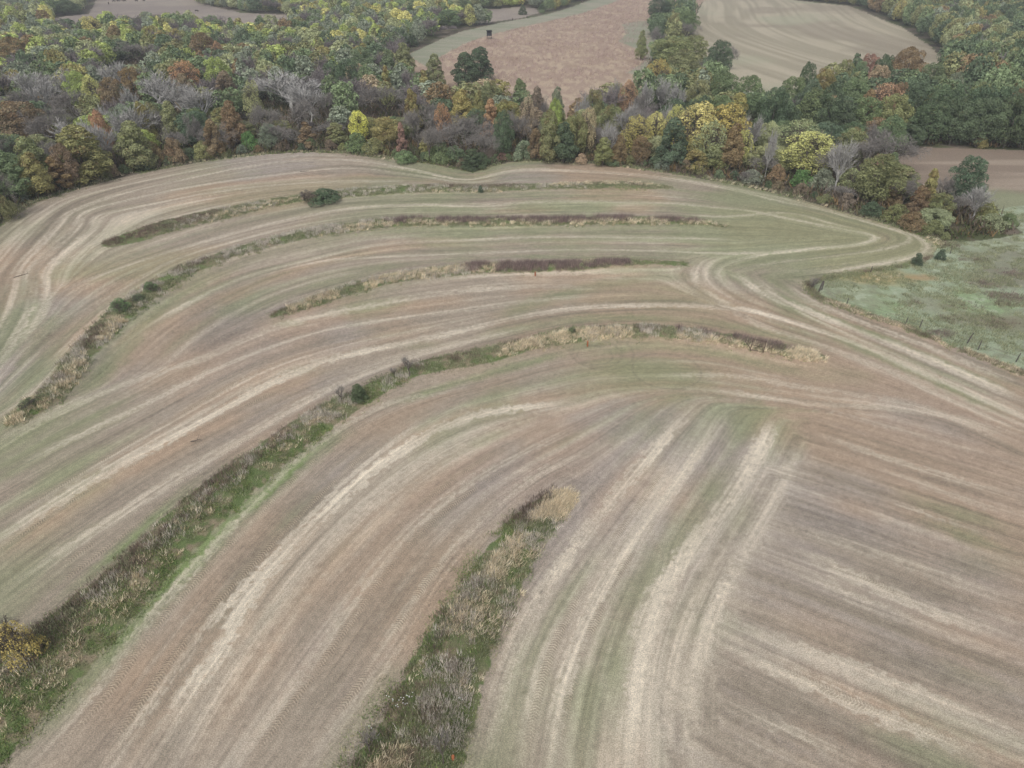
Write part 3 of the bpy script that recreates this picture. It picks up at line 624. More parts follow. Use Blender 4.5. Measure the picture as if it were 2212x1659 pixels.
VLAB = {'dead_brush': 'dark brown leafless brush on ', 'dry_grass': 'pale straw coloured grass on ', 'green_grass': 'short green grass on ', 'pale_weeds': 'greyish white dead weeds on ', 'low_weeds': 'low grey green weeds on '}
def build_strips():
    sd = 100
    for k, segl in SEG.items():
        U, L = STRIPC[k]; n = len(U); cen = (U + L) / 2; wid = np.hypot(*(U - L).T); ln = np.hypot(*(cen[1:] - cen[:-1]).T); area = ln * (wid[1:] + wid[:-1]) / 2
        acc = {}
        for (kind, s0, s1, c0, c1, dens) in segl:
            sd += 1; rs = np.random.default_rng(sd); i0, i1 = int(s0 * (n - 1)), max(int(s1 * (n - 1)), int(s0 * (n - 1)) + 2); i1 = min(i1, n - 1)
            A = area[i0:i1]; tot = A.sum() * (c1 - c0); m = int(tot * dens * (1.5 if k in ('far', 'second') else 1.35))
            i = rs.choice(len(A), m, p=A / A.sum()) + i0; f = rs.random(m); c = rs.uniform(c0, c1, m)
            pu = U[i] * (1 - f[:, None]) + U[i + 1] * f[:, None]; pl = L[i] * (1 - f[:, None]) + L[i + 1] * f[:, None]; P = pu * (1 - c[:, None]) + pl * c[:, None]
            P += rs.normal(0, .35, P.shape)
            # clumps: keep by noise, fade at the ends of the segment
            sc = 3.2 if kind in ('brown', 'mauve', 'straw') else 2.2
            nz = fbm(P[:, 0], P[:, 1], sc, 500 + sd, 2); thr = {'pale': .5, 'green': .46, 'dull': .36}.get(kind, .42)
            t = (i + f - i0) / (i1 - i0); e = np.minimum(t, 1 - t) * 6 * (i1 - i0) / n * 6
            keep = ((nz + rs.normal(0, .05, m) > thr) | ((k == 'near') & (s1 < .2) & (kind in ('brown', 'straw')))) & (rs.random(m) < np.clip(e + .35, 0, 1))
            P = P[keep]
            if len(P) < 3: continue
            hs = np.clip(.75 + .6 * np.ones(1), 0, 2)[0] * {'far': .6, 'second': .7, 'third': .65, 'fourth': .6}.get(k, .62) * (.72 if kind in ('brown',) else 1)
            acc.setdefault(VNAME[kind], []).append(tufts(kind, P, hs, sd))
        for nm, parts in acc.items():
            V, Fc, C = join(parts); o = new_obj(nm, np_mesh(nm, V, Fc, 3, C), M_VEG); tag(o, VLAB[nm] + SNAME[k], 'ground cover', kind='stuff')
build_strips()
def scatter_poly(poly, n, rs, keep=None):
    a, b = poly.min(0), poly.max(0); P = rs.uniform(a, b, (n, 2)); P = P[inpoly(P[:, 0], P[:, 1], poly)]
    return P if keep is None else P[keep(P)]
def build_pasture():
    rs = np.random.default_rng(5); parts = []
    P = scatter_poly(PASTURE, 60000, rs, lambda P: (P[:, 0] < .78 * depth_at(P[:, 1])) & (fbm(P[:, 0], P[:, 1], 2.5, 601, 3) > .5))
    tufts_ = tufts('dull', P, .9, 61, .5); c = tufts_[2]; c[:] = c * .9 + .1 * lin((150,165,130)); parts.append(tufts_)
    V, Fc, C = join(parts); tag(new_obj('pasture_grass', np_mesh('pasture_grass', V, Fc, 3, C), M_VEG), 'tufty grey green grass of the pasture beside the field corner', 'ground cover', kind='stuff')
    parts = []
    for u_, v_, ru, rv, n, kd in ((2175,640,45,10,500,'mauve'),(2120,612,30,8,200,'mauve'),(2190,590,25,12,240,'mauve'),(2050,690,26,9,150,'brown'),(2035,722,24,9,220,'mauve'),(2170,655,30,8,160,'brown'),(2100,560,40,6,160,'brown'),(1965,655,30,5,80,'brown'),(2160,700,40,12,200,'brown'),(2080,660,45,12,160,'brown'),(1900,598,50,6,90,'straw')):
        c = flat(u_, v_); dp = depth_at(c[1]); q = rs.normal(0, .55, (n, 2)) * [ru * dp / FPX, rv * dp * dp / (CAM_H * FPX)] + c
        parts.append(tufts(kd, q[::3], .45, 600 + n, .7))
    V, Fc, C = join(parts); tag(new_obj('dead_brush', np_mesh('dead_brush', V, Fc, 3, C), M_VEG), 'brown patches of dead brush scattered over the green pasture', 'ground cover', kind='stuff')
    # rough line under the fence
    L1 = spline(W([(1745,612),(1765,640),(1850,672),(1950,706),(2050,745),(2150,783),(2230,812),(2330,850)]), .5); L2 = spline(W([(1752,612),(1800,598),(1900,583),(1985,568),(2010,552)]), .5)
    parts = []
    for Ln, kd, n, sp, hs in ((L1,'brown',700,.3,.5),(L1,'straw',800,.35,.6),(L1,'green',900,.6,1),(L1,'dull',700,.5,1),(L2,'brown',260,.25,.4),(L2,'dull',500,.5,1.0),(L2,'green',300,.5,1)):
        q = Ln[rs.integers(0, len(Ln), n)] + rs.normal(0, sp, (n, 2)); q = q[fbm(q[:, 0], q[:, 1], 4, 650 + n, 2) > .42]; parts.append(tufts(kd, q, hs, 700 + n, .8))
    V, Fc, C = join(parts); tag(new_obj('fence_line_grass', np_mesh('fence_line_grass', V, Fc, 3, C), M_VEG), 'rough brown and green growth under the pasture fence', 'ground cover', kind='stuff')
    # margin of grass between the wood and the field
    Eg = spline(W(EDGE), 1.0); nrm = np.gradient(Eg, axis=0); nrm = np.c_[-nrm[:, 1], nrm[:, 0]] / (np.hypot(*nrm.T)[:, None] + 1e-9); parts = []
    for kd, n, o, sp, hs in (('dull',3800,1.0,1.0,1.3),('brown',2200,2.2,1.0,.8),('green',2000,.8,1.0,1.6),('straw',700,.6,.6,.9)):
        i = rs.integers(0, len(Eg), n); q = Eg[i] + nrm[i] * (o + rs.normal(0, sp, (n, 1))); q = q[fbm(q[:, 0], q[:, 1], 7, 750 + n, 2) > .42]; parts.append(tufts(kd, q, hs, 760 + n, .8))
    V, Fc, C = join(parts); tag(new_obj('margin_grass', np_mesh('margin_grass', V, Fc, 3, C), M_VEG), 'rough grass margin between the stubble and the wood', 'ground cover', kind='stuff')
    # tall prairie grass on the reddish field
    q = scatter_poly(PRAIRIE, 42000, rs, lambda P: fbm(P[:, 0], P[:, 1], 7, 801, 3) > .42)
    b = tufts('straw', q, 2.0, 62, .32); cc = b[2]; cc[:] = cc * lin((214,184,166)) / lin((214,196,160)) * .55
    tag(new_obj('prairie_grass', np_mesh('prairie_grass', b[0] , b[1], 3, cc), M_VEG), 'tall reddish tan prairie grass on the distant slope', 'ground cover', kind='stuff')
build_pasture()
print('veg', round(time.time() - T0, 1))

#@@TREES
# ---------------------------------------------------------------- tree shapes, built about 12 m tall with the foot at the origin
def leafy(shape, seed, n=5200, size=.42, low=False):
    rs = np.random.default_rng(seed); H = 12.0
    if shape == 'round': R0, z0, z1, nl, lr = 4.6, 2.2, 11.0, 26, (1.3, 2.1); prof = lambda t: np.sqrt(np.clip(1 - (2 * t - .9) ** 2 * .8, 0, 1))
    elif shape == 'tall': R0, z0, z1, nl, lr = 3.9, 1.2, 11.2, 30, (1.0, 1.7); prof = lambda t: np.clip(1 - t, 0, 1) ** .55 * (.75 + .25 * np.clip(t * 4, 0, 1))
    elif shape == 'spire': R0, z0, z1, nl, lr = 3.0, .8, 11.5, 26, (.7, 1.3); prof = lambda t: np.clip(1 - t, 0, 1) ** .8 * (.7 + .3 * np.clip(t * 5, 0, 1))
    elif shape == 'broad': R0, z0, z1, nl, lr = 6.2, 2.5, 10.6, 36, (1.4, 2.3); prof = lambda t: np.sqrt(np.clip(1 - (1.7 * t - .62) ** 2, 0, 1))
    elif shape == 'shrub': R0, z0, z1, nl, lr = 6.5, .8, 9.5, 18, (2.0, 3.4); prof = lambda t: np.sqrt(np.clip(1 - t * t, 0, 1)); size *= 1.9
    elif shape == 'cedar': R0, z0, z1, nl, lr = 3.9, .5, 11.0, 34, (.9, 1.6); prof = lambda t: np.clip(1 - t, 0, 1) ** .62 * (.8 + .2 * np.clip(t * 5, 0, 1)); size *= .9
    if shape in ('round', 'broad'): nl = int(nl * 1.35)
    C = []; rr = []
    for i in range(nl):
        t = (i + rs.random()) / nl; a = i * 2.4 + rs.uniform(-.5, .5); q = R0 * prof(np.array(t)) * rs.uniform(.45, .85)
        C.append((q * np.cos(a), q * np.sin(a), z0 + (z1 - z0) * t)); rr.append(rs.uniform(*lr) * (1 - .35 * t))
    C = np.array(C); rr = np.array(rr); p = rr ** 2 / (rr ** 2).sum(); k = rs.choice(nl, n * 2, p=p)
    d = rs.normal(0, 1, (n * 2, 3)); d[:, 2] = np.where(rs.random(n * 2) < .6, np.abs(d[:, 2]), d[:, 2]); d /= np.linalg.norm(d, axis=1)[:, None]
    bump = .78 + .3 * fbm(d[:, 0] * 3 + k * 5.1, d[:, 1] * 3 + d[:, 2] * 2.3, 1.0, seed, 2)
    P = C[k] + d * (rr[k] * bump * rs.uniform(.86, 1.12, n * 2))[:, None]
    # thin out what lies deep inside other clumps
    dist = np.full(len(P), 9.0)
    for j in range(nl): dd = np.linalg.norm(P - C[j], axis=1) / rr[j]; dist = np.where(k == j, dist, np.minimum(dist, dd))
    P_k = (dist > .72) & (P[:, 2] > .25); P = P[P_k][:n]; k = k[P_k][:n]; d = d[P_k][:n]; m = len(P)
    nrm = d + rs.normal(0, .55, (m, 3)); nrm /= np.linalg.norm(nrm, axis=1)[:, None]; t1 = np.cross(nrm, rs.normal(0, 1, (m, 3))); t1 /= np.linalg.norm(t1, axis=1)[:, None]; t2 = np.cross(nrm, t1)
    s = size * rs.uniform(.6, 1.35, (m, 1)); V = np.stack([P + t1 * s * .6, P - t1 * s * .5 + t2 * s * .35, P - t1 * s * .1 - t2 * s * .5], 1).reshape(-1, 3)
    lobe_t = rs.uniform(0, 1, nl); lobe_b = rs.uniform(.8, 1.2, nl); hue = rs.random(nl)
    c = np.c_[lobe_b[k] * rs.uniform(.7, 1.3, m), np.clip(lobe_t[k] * .55 + P[:, 2] / H * .25 + rs.normal(0, .12, m), 0, 1), np.clip(hue[k] + rs.normal(0, .15, m), 0, 1)]
    return V, np.arange(3 * m).reshape(-1, 3), np.repeat(c[:, None, :], 3, 1).reshape(-1, 3)
def tubes(S, k=5):
    """S: list of (p0, p1, r0, r1)"""
    V = []; Fc = []; o = 0
    for p0, p1, r0, r1 in S:
        d = p1 - p0; L = np.linalg.norm(d) + 1e-9; d = d / L; a = np.cross(d, [0, 0, 1.0] if abs(d[2]) < .9 else [1.0, 0, 0]); a /= np.linalg.norm(a); b = np.cross(d, a)
        for i in range(k): t = 2 * math.pi * i / k; q = a * math.cos(t) + b * math.sin(t); V.append(p0 + q * r0); V.append(p1 + q * r1)
        for i in range(k): j = (i + 1) % k; Fc.append((o + 2 * i, o + 2 * j, o + 2 * j + 1, o + 2 * i + 1))
        o += 2 * k
    return np.array(V), np.array(Fc)
def trunk(seed, limbs=6, h=7.5, r=.26, k=6):
    rs = np.random.default_rng(seed); S = []; p = np.array([0, 0, -.4]); pts = [p]
    for i in range(4): p = p + np.array([rs.normal(0, .12), rs.normal(0, .12), h / 4]); pts.append(p)
    rad = np.linspace(r, r * .35, 5)
    for i in range(4): S.append((pts[i], pts[i + 1], rad[i], rad[i + 1]))
    for j in range(limbs):
        i = rs.integers(1, 4); a = rs.uniform(0, 6.28); q = pts[i]; L = rs.uniform(2.2, 3.6); e1 = q + np.array([math.cos(a) * L * .5, math.sin(a) * L * .5, L * .45]); e2 = e1 + np.array([math.cos(a) * L * .35, math.sin(a) * L * .35, L * .55])
        S.append((q, e1, rad[i] * .55, rad[i] * .35)); S.append((e1, e2, rad[i] * .35, rad[i] * .12))
    return tubes(S, k)
def bare(seed, spread=.55, levels=5, tw=.045, fan=4, H=12.0, first=5, lr=1.0):
    """leafless tree: limbs (tubes) and a haze of fine twigs (thin blades)"""
    rs = np.random.default_rng(seed); limbs = []; tip = []
    def grow(p, d, L, r, lv):
        q = p + d * L; mid = (p + q) / 2 + rs.normal(0, .05 * L, 3)
        if lv <= 2: limbs.append((p, mid, r, r * .8)); limbs.append((mid, q, r * .8, r * .6))
        else: tip.append((p, q, max(r, tw), max(r * .5, tw * .5)))
        if lv >= levels: return
        n = fan if lv else first
        for i in range(n):
            v = rs.normal(0, 1, 3); v -= d * (v @ d); v /= np.linalg.norm(v) + 1e-9; ang = rs.uniform(.5, 1.15) * spread * (1.25 if lv == 0 else 1); nd = d * math.cos(ang) + v * math.sin(ang); nd[2] += .22 - .05 * lv; nd /= np.linalg.norm(nd)
            st = rs.uniform(.45, 1.0) if lv else rs.uniform(.6, 1.0); grow(p + d * L * st, nd, L * rs.uniform(.6, .85), r * .52, lv + 1)
    grow(np.array([0, 0, -.3]), np.array([0, 0, 1.0]), H * .28, .24 * lr, 0)
    V, Fc = tubes(limbs, 5)
    A = np.array([t[0] for t in tip]); B = np.array([t[1] for t in tip]); ra = np.array([t[2] for t in tip]); d = B - A; s = np.cross(d, rs.normal(0, 1, d.shape)); s /= np.linalg.norm(s, axis=1)[:, None] + 1e-9
    TV = np.stack([A + s * ra[:, None] / 2, A - s * ra[:, None] / 2, B], 1).reshape(-1, 3); top = max(TV[:, 2].max(), 1e-3); f = H / top
    return V * f, Fc, TV * f, np.arange(len(TV)).reshape(-1, 3)
LEAFY = {}
for sh, seeds in (('round', (1, 2, 3)), ('tall', (11, 12, 13)), ('spire', (21, 22)), ('broad', (31, 32)), ('shrub', (41, 42, 43)), ('cedar', (51, 52))):
    LEAFY[sh] = []
    for s in seeds:
        n = {'broad': 13000, 'cedar': 9000, 'shrub': 4200}.get(sh, 9500); V, Fc, C = leafy(sh, s, n, .31); me = np_mesh(sh + '_crown', V, Fc, 3, C); me.materials.append(M_LEAF)
        TVv, TF = trunk(s + 900, 6, 7.5 if sh in ('round', 'broad', 'tall') else 6.0); tm = np_mesh('trunk', TVv, TF, 4, smooth=True); tm.materials.append(M_BARK)
        xy = np.hypot(V[:, 0], V[:, 1]); LEAFY[sh].append((me, tm, float(np.percentile(xy, 97)), float(V[:, 2].max())))
def add_airy():
    for key, base, seeds, n, size, kw in (('airy', 'round', (61, 62, 63), 5200, .30, dict(spread=.62, levels=5, tw=.06, fan=4)), ('thin', 'shrub', (71, 72), 2600, .22, dict(spread=.85, levels=5, tw=.10, fan=4, first=9))):
        LEAFY[key] = []
        for s in seeds:
            V, Fc, C = leafy(base, s, n, size); me = np_mesh('airy_foliage', V, Fc, 3, C); me.materials.append(M_LEAF)
            A, AF, B, BF = bare(s, **kw); q = np.vstack([AF[:, [0, 1, 2]], AF[:, [0, 2, 3]]]); hh = V[:, 2].max() / B[:, 2].max(); ww = np.percentile(np.hypot(V[:, 0], V[:, 1]), 97) / np.percentile(np.hypot(B[:, 0], B[:, 1]), 97)
            tv = np.vstack([A, B]) * [ww, ww, hh]; tm = np_mesh('branches', tv, np.vstack([q, BF + len(A)]), 3); tm.materials.append(M_BARK)
            LEAFY[key].append((me, tm, float(np.percentile(np.hypot(V[:, 0], V[:, 1]), 97)), float(V[:, 2].max())))
add_airy()
BARE = {}
def mkbare(key, seeds, mt, ml, **kw):
    BARE[key] = []
    for s in seeds:
        V, Fc, TV, TF = bare(s, **kw); a = np_mesh('trunk', V, Fc, 4, smooth=True); a.materials.append(ml); b = np_mesh('twigs', TV, TF, 3); b.materials.append(mt)
        BARE[key].append((b, a, float(np.percentile(np.hypot(TV[:, 0], TV[:, 1]), 97)), float(TV[:, 2].max())))
mkbare('bare', (1, 2, 3, 4), M_TWIG, M_BARK, spread=.72, levels=6, tw=.045, fan=4, first=5)
mkbare('silver', (11, 12, 13), M_PTWIG, M_PALE, spread=.6, levels=4, tw=.085, fan=5, first=10, lr=.95)
mkbare('sapling', (21, 22), M_TWIG, M_BARK, spread=.5, levels=4, tw=.10, fan=4, first=6)
print('treeshapes', round(time.time() - T0, 1))
PAL0 = {'dark green': (72,90,60), 'green': (90,108,66), 'olive': (110,114,66), 'golden olive': (126,120,60), 'golden': (150,134,64), 'rusty': (118,98,64), 'orange': (146,108,70), 'reddish': (128,92,76), 'yellow': (164,158,78), 'lime': (134,148,64), 'pale olive': (126,132,84), 'brown': (110,94,72), 'grey green': (102,112,88), 'tan': (142,124,92), 'bright yellow': (182,180,58), 'bright green': (80,118,54)}
PAL = {k: tuple(np.array(v) * .66 + np.mean(v) * .34) for k, v in PAL0.items()}
TURN = {'dark green': -.05, 'green': .02, 'olive': .2, 'golden olive': .3, 'rusty': .38, 'golden': .15, 'pale olive': .0, 'lime': -.1, 'yellow': -.05, 'bright yellow': -.3}
TREES = []
def put_tree(x, y, h, w, kind, colour, label=None, rs=random.Random(3), solo=False):
    """a tree as an Empty at its foot with a crown and a trunk"""
    z = float(height(np.array([x]), np.array([y]))[0])
    isbare = kind in BARE; cr, tk, r0, h0 = (BARE if isbare else LEAFY)[kind][rs.randrange(len((BARE if isbare else LEAFY)[kind]))]
    nm = {'bare': 'bare_tree', 'silver': 'bare_tree', 'sapling': 'sapling', 'cedar': 'cedar_tree', 'shrub': 'shrub', 'thin': 'shrub'}.get(kind, 'leafy_tree')
    e = bpy.data.objects.new(nm, None); scene.collection.objects.link(e); e.empty_display_size = 1; e.location = (x, y, z); e.rotation_euler = (0, 0, rs.uniform(0, 6.283))
    sx = (w / 2) / r0; sz = h / h0; e.scale = (sx, sx * rs.uniform(.9, 1.1), sz)
    a = bpy.data.objects.new('twigs' if isbare else ('foliage' if nm in ('shrub', 'cedar_tree') else 'crown'), cr); b = bpy.data.objects.new('stem' if nm == 'shrub' else 'trunk', tk)
    for q in (a, b): scene.collection.objects.link(q); q.parent = e
    if not isbare:
        c = lin(PAL[colour]) * 2.05 * rs.uniform(.88, 1.12); c = c * np.array([rs.uniform(.94, 1.06), 1, rs.uniform(.9, 1.1)])
        a.color = (*[float(min(q, .8)) for q in c], TURN.get(colour, .0) + rs.uniform(-.12, .12))
    TREES.append(dict(o=e, x=x, y=y, h=h, w=w, kind=kind, colour=colour, label=label, name=nm, u=VW / 2 + x / depth_at(y) * FPX))
    return e
def is_open(x, y, r=0):
    m = np.zeros(np.shape(x), bool)
    for P in OPEN:
        for dx, dy in ((0, 0), (r, 0), (-r, 0), (0, -r), (0, r)): m |= inpoly(x + dx, y + dy, P)
    return m
HX = []; HV = []
CR = {1: (0, 2.572), 2: (850, 2.572), 3: (1700, 2.572)}
def hero(crop, X, Yt, Yb, Wd, kind, colour, h=None, label=None):
    u = (CR[crop][0] + X / CR[crop][1]) * .864; vt = Yt / CR[crop][1] * .864
    if Yb: p = ground_at(u, Yb / CR[crop][1] * .864); x, y = p[0], p[1]; hh = ztop(x, y, vt) - p[2]
    else:
        hh = h or 12.0; q = flat(u, vt, hh); x, y = q; hh = hh
        if is_open(np.array([x]), np.array([y]))[0] and y < 260:
            while is_open(np.array([x]), np.array([y - 1.5]))[0]: x *= 1 + 1.0 / y; y += 1.0
            hh = ztop(x, y, vt) - float(height(np.array([x]), np.array([y]))[0])
    w = Wd / CR[crop][1] * .864 * depth_at(y, hh * .6) / FPX
    w *= 1.1; HX.append((x, y, w)); HV.append((u, vt, y, w / depth_at(y) * FPX)); put_tree(x, y, hh, w, kind, colour, label)
H1 = [(115,955,1290,230,'tall','green'),(275,975,1265,200,'tall','golden olive'),(400,1000,1225,170,'spire','rusty'),(580,790,1165,300,'tall','golden olive'),(905,770,1085,220,'tall','olive'),(90,640,None,330,'round','rusty'),(60,1060,1400,170,'bare',''),(20,1180,1420,160,'shrub','olive'),
 (735,1045,1130,80,'shrub','tan'),(365,915,None,140,'round','brown'),(790,640,None,260,'silver',''),(710,375,None,190,'silver',''),(150,440,None,260,'silver',''),(220,500,None,220,'silver',''),(980,450,None,300,'silver',''),(1130,490,None,220,'silver',''),(1260,520,None,260,'silver',''),(370,430,None,180,'silver',''),(600,720,None,220,'silver',''),(1850,450,None,480,'silver',''),(1960,500,None,260,'silver',''),(810,530,None,120,'silver',''),
 (1460,640,None,150,'tall','rusty'),(1165,390,None,170,'airy','orange'),(820,435,None,150,'round','rusty'),(1285,200,None,160,'round','rusty'),(1385,255,None,90,'airy','orange'),(460,460,None,140,'round','lime'),(560,480,None,120,'airy','yellow'),(1370,365,None,150,'round','lime'),(560,90,None,140,'airy','yellow'),(430,-5,95,180,'broad','dark green'),(1600,510,None,130,'airy','pale olive'),
 (1610,840,965,120,'shrub','bright green'),(1985,780,950,120,'spire','rusty'),(2165,785,930,140,'tall','olive'),(600,690,None,120,'broad','orange'),(720,150,None,110,'tall','rusty'),(1170,470,None,150,'tall','brown'),(1430,450,None,150,'tall','brown'),(1060,640,None,130,'tall','olive'),(1340,760,None,120,'tall','rusty'),(1230,700,None,130,'bare',''),(1700,640,None,260,'bare',''),(1900,620,None,260,'bare',''),(1420,780,1000,200,'bare',''),(1150,800,1020,170,'bare',''),(760,880,1090,180,'bare',''),(1790,760,970,200,'bare',''),(330,640,None,240,'bare',''),(450,560,None,260,'bare',''),(120,560,None,200,'bare',''),(260,700,None,240,'bare',''),(1750,790,960,150,'round','grey green'),(2080,560,None,180,'bare',''),(1130,880,1050,140,'shrub','rusty'),(1010,900,1065,100,'shrub','rusty'),(1320,900,1020,150,'shrub','olive'),(850,240,None,260,'bare',''),(50,230,None,180,'round','rusty'),(880,640,None,130,'tall','golden olive'),(690,500,None,160,'round','rusty')]
H2 = [(130,705,930,120,'airy','bright yellow'),(800,330,None,170,'tall','dark green'),(900,292,None,180,'tall','dark green'),(535,450,None,95,'spire','golden olive'),(285,420,None,85,'spire','golden olive'),(600,340,None,130,'tall','olive'),(400,270,None,130,'tall','olive'),(300,310,None,130,'tall','green'),(130,300,None,160,'round','green'),(40,380,None,150,'round','dark green'),(970,615,None,130,'spire','orange'),(655,650,None,100,'airy','orange'),(450,570,None,110,'tall','golden olive'),(780,560,None,200,'tall','golden'),(890,565,None,110,'tall','golden olive'),(1205,620,None,105,'airy','tan'),(270,530,None,330,'bare',''),(700,730,None,330,'bare',''),(560,780,None,220,'bare',''),(920,810,None,190,'bare',''),(1160,700,None,190,'bare',''),(480,690,None,180,'bare',''),
 (1345,695,1045,150,'tall','olive'),(1435,780,1045,170,'tall','dark green'),(1510,720,1015,150,'round','olive'),(1690,880,1065,130,'tall','olive'),(1790,862,1060,100,'tall','rusty'),(1925,868,1055,140,'round','rusty'),(1890,735,1020,200,'airy','golden'),(2015,715,1000,150,'airy','yellow'),(2120,750,1080,180,'tall','dark green'),(1785,470,None,100,'silver',''),(1850,620,None,140,'silver',''),(1745,755,None,140,'silver',''),(1560,590,None,100,'silver',''),(2090,470,None,170,'silver',''),(1990,490,None,90,'silver',''),(2110,640,None,100,'silver',''),(2190,500,None,100,'silver',''),(1865,500,None,110,'airy','orange'),(2060,372,None,140,'airy','golden'),(2180,670,None,120,'airy','yellow'),(1700,420,None,120,'round','green'),(1535,450,None,120,'tall','olive'),(1640,580,None,130,'round','olive'),(1600,700,None,110,'airy','tan'),(1385,640,None,100,'round','lime'),(1155,500,None,120,'tall','green'),(960,510,None,150,'round','olive'),(1110,455,None,75,'spire','dark green'),(1200,430,None,80,'spire','green'),(470,220,300,75,'cedar','dark green'),(855,955,1085,160,'cedar','dark green'),(700,60,180,150,'round','green'),(1175,28,95,62,'cedar','dark green'),(1295,28,75,48,'cedar','dark green'),(830,20,None,80,'airy','yellow'),(2060,-20,None,150,'round','dark green'),(2060,160,None,130,'bare',''),(2150,228,None,240,'round','olive'),(1950,190,None,75,'tall','olive'),(640,900,1040,160,'shrub','green'),(1045,980,1030,90,'shrub','reddish'),(1555,985,1050,80,'shrub','tan'),(1255,820,1030,90,'tall','rusty'),(385,780,None,70,'spire','reddish'),(120,850,980,160,'shrub','green'),(220,880,990,150,'shrub','olive'),(420,960,1045,150,'shrub','green'),(740,930,1050,170,'shrub','green'),(1180,900,1020,160,'shrub','grey green'),(1970,560,None,170,'bare',''),(1300,600,None,130,'bare',''),(1660,780,1000,110,'bare',''),(1270,560,None,110,'tall','brown'),(1400,560,None,110,'tall','grey green'),(560,870,1000,100,'tall','golden olive'),(1050,700,None,130,'round','dark green'),(1760,1000,1060,120,'shrub','green')]
H3 = [(90,640,1040,290,'airy','yellow'),(255,650,1030,310,'airy','golden'),(170,770,1080,230,'airy','pale olive'),(385,830,1075,125,'airy','yellow'),(320,790,1100,160,'tall','rusty'),(505,690,None,120,'silver',''),(432,680,None,70,'silver',''),(612,800,None,80,'silver',''),(735,765,1060,250,'airy','pale olive'),(800,835,1130,320,'airy','yellow'),(1090,860,None,200,'silver',''),(1330,828,1090,340,'bare',''),(1180,900,1110,240,'bare',''),(1240,985,1310,290,'round','olive'),(1320,975,1200,110,'tall','green'),(1250,990,1130,90,'round','reddish'),(1545,1080,1390,120,'spire','golden olive'),(1500,1190,1410,150,'tall','rusty'),(1870,1165,1430,190,'silver',''),(1660,1110,1330,170,'bare',''),(1780,1240,1440,180,'bare',''),(1420,1100,1340,160,'bare',''),(770,1088,1205,160,'shrub','bright green'),(610,1048,1175,120,'shrub','rusty'),(520,960,1150,180,'bare',''),(980,950,1200,230,'bare',''),(900,1080,1215,150,'shrub','grey green'),(1080,1080,1240,170,'airy','pale olive'),(1640,1240,1430,150,'round','olive'),(1950,1290,1440,130,'shrub','olive'),(1990,1370,1470,170,'shrub','pale olive'),(2090,1370,1460,120,'shrub','green'),(90,960,1095,160,'tall','golden olive'),(20,1000,1085,140,'round','dark green'),(200,930,1090,160,'tall','olive'),(1340,1180,1320,150,'tall','rusty'),
 (640,540,None,190,'round','dark green'),(470,470,None,180,'round','green'),(300,450,None,200,'round','green'),(140,500,None,160,'round','olive'),(750,480,None,180,'round','green'),(870,490,None,170,'round','dark green'),(1000,520,None,170,'round','dark green'),(1150,490,None,190,'round','green'),(1350,520,None,190,'airy','orange'),(1240,560,None,120,'tall','rusty'),(1440,520,None,120,'round','rusty'),(1560,520,None,200,'round','dark green'),(1700,530,None,190,'round','dark green'),(1830,525,None,170,'round','dark green'),(1990,540,None,190,'round','dark green'),(2130,545,None,200,'round','dark green'),
 (640,640,890,200,'round','dark green'),(1000,640,880,210,'round','dark green'),(1160,620,880,200,'round','green'),(1330,600,900,200,'round','olive'),(1560,640,925,230,'round','dark green'),(1730,620,930,210,'round','dark green'),(1900,620,945,220,'round','dark green'),(2080,600,950,240,'round','dark green'),(2200,640,955,200,'round','dark green'),(820,560,870,200,'round','green'),
 (1235,343,None,130,'round','reddish'),(1500,300,None,210,'broad','rusty'),(1310,410,None,130,'round','tan'),(950,430,None,150,'round','golden olive'),(1080,375,None,120,'round','olive'),(1340,345,None,130,'round','dark green'),(1180,385,None,100,'round','green'),(840,385,None,110,'round','dark green'),(1650,400,None,160,'round','green'),(1800,450,None,110,'round','grey green'),
 (490,370,None,100,'tall','olive'),(270,250,None,170,'round','dark green'),(330,270,None,130,'bare',''),(100,220,None,180,'round','olive'),(40,310,None,190,'round','olive'),(240,300,None,130,'bare',''),(60,70,None,130,'round','green'),(50,130,None,150,'bare',''),(1930,870,950,90,'shrub','golden olive')]
for H_, c_ in ((H1, 1), (H2, 2), (H3, 3)):
    for (X, Yt, Yb, Wd, kind, colour) in H_:
        hh = {'silver': 12.5, 'bare': 10.5}.get(kind, 12.0)
        if c_ == 3 and colour == 'dark green': hh = 14.5
        if c_ == 3 and 600 < Yt and Yb and colour in ('dark green', 'green', 'olive') and X > 600: pass
        hero(c_, X, Yt, Yb, Wd, kind, colour, hh)
print('heroes', len(TREES), round(time.time() - T0, 1))

# where no tree stands: the open land, followed down behind the tree tops that hide its near edge
def fill():
    rs = np.random.default_rng(77); pr = random.Random(11); cand = []
    ok = [(x, y, max(w * .36, 2.0)) for x, y, w in HX]; cell = {}
    def near(x, y, r):
        cx_, cy_ = int(x // 12), int(y // 12)
        for i in (-1, 0, 1):
            for j in (-1, 0, 1):
                for (a, b, q) in cell.get((cx_ + i, cy_ + j), ()):
                    if (a - x) ** 2 + (b - y) ** 2 < ((q + r) * .82) ** 2: return True
        return False
    for (a, b, q) in ok: cell.setdefault((int(a // 12), int(b // 12)), []).append((a, b, q))
    ys = rs.uniform(95, 900, 90000); ds = depth_at(ys); xs = rs.uniform(-1, 1, 90000) * .79 * ds
    w_ = rs.random(90000) < ds / 800; xs = xs[w_]; ys = ys[w_]
    op = is_open(xs, ys, 4.0); xs = xs[~op]; ys = ys[~op]
    order = np.argsort(ys); out = []
    # edge-first: trees closest to the field are tried first
    for i in order:
        x, y = xs[i], ys[i]; r = rs.uniform(2.9, 4.5)
        if near(x, y, r): continue
        cell.setdefault((int(x // 12), int(y // 12)), []).append((x, y, r)); out.append((x, y, r))
    return out
FILL = fill()
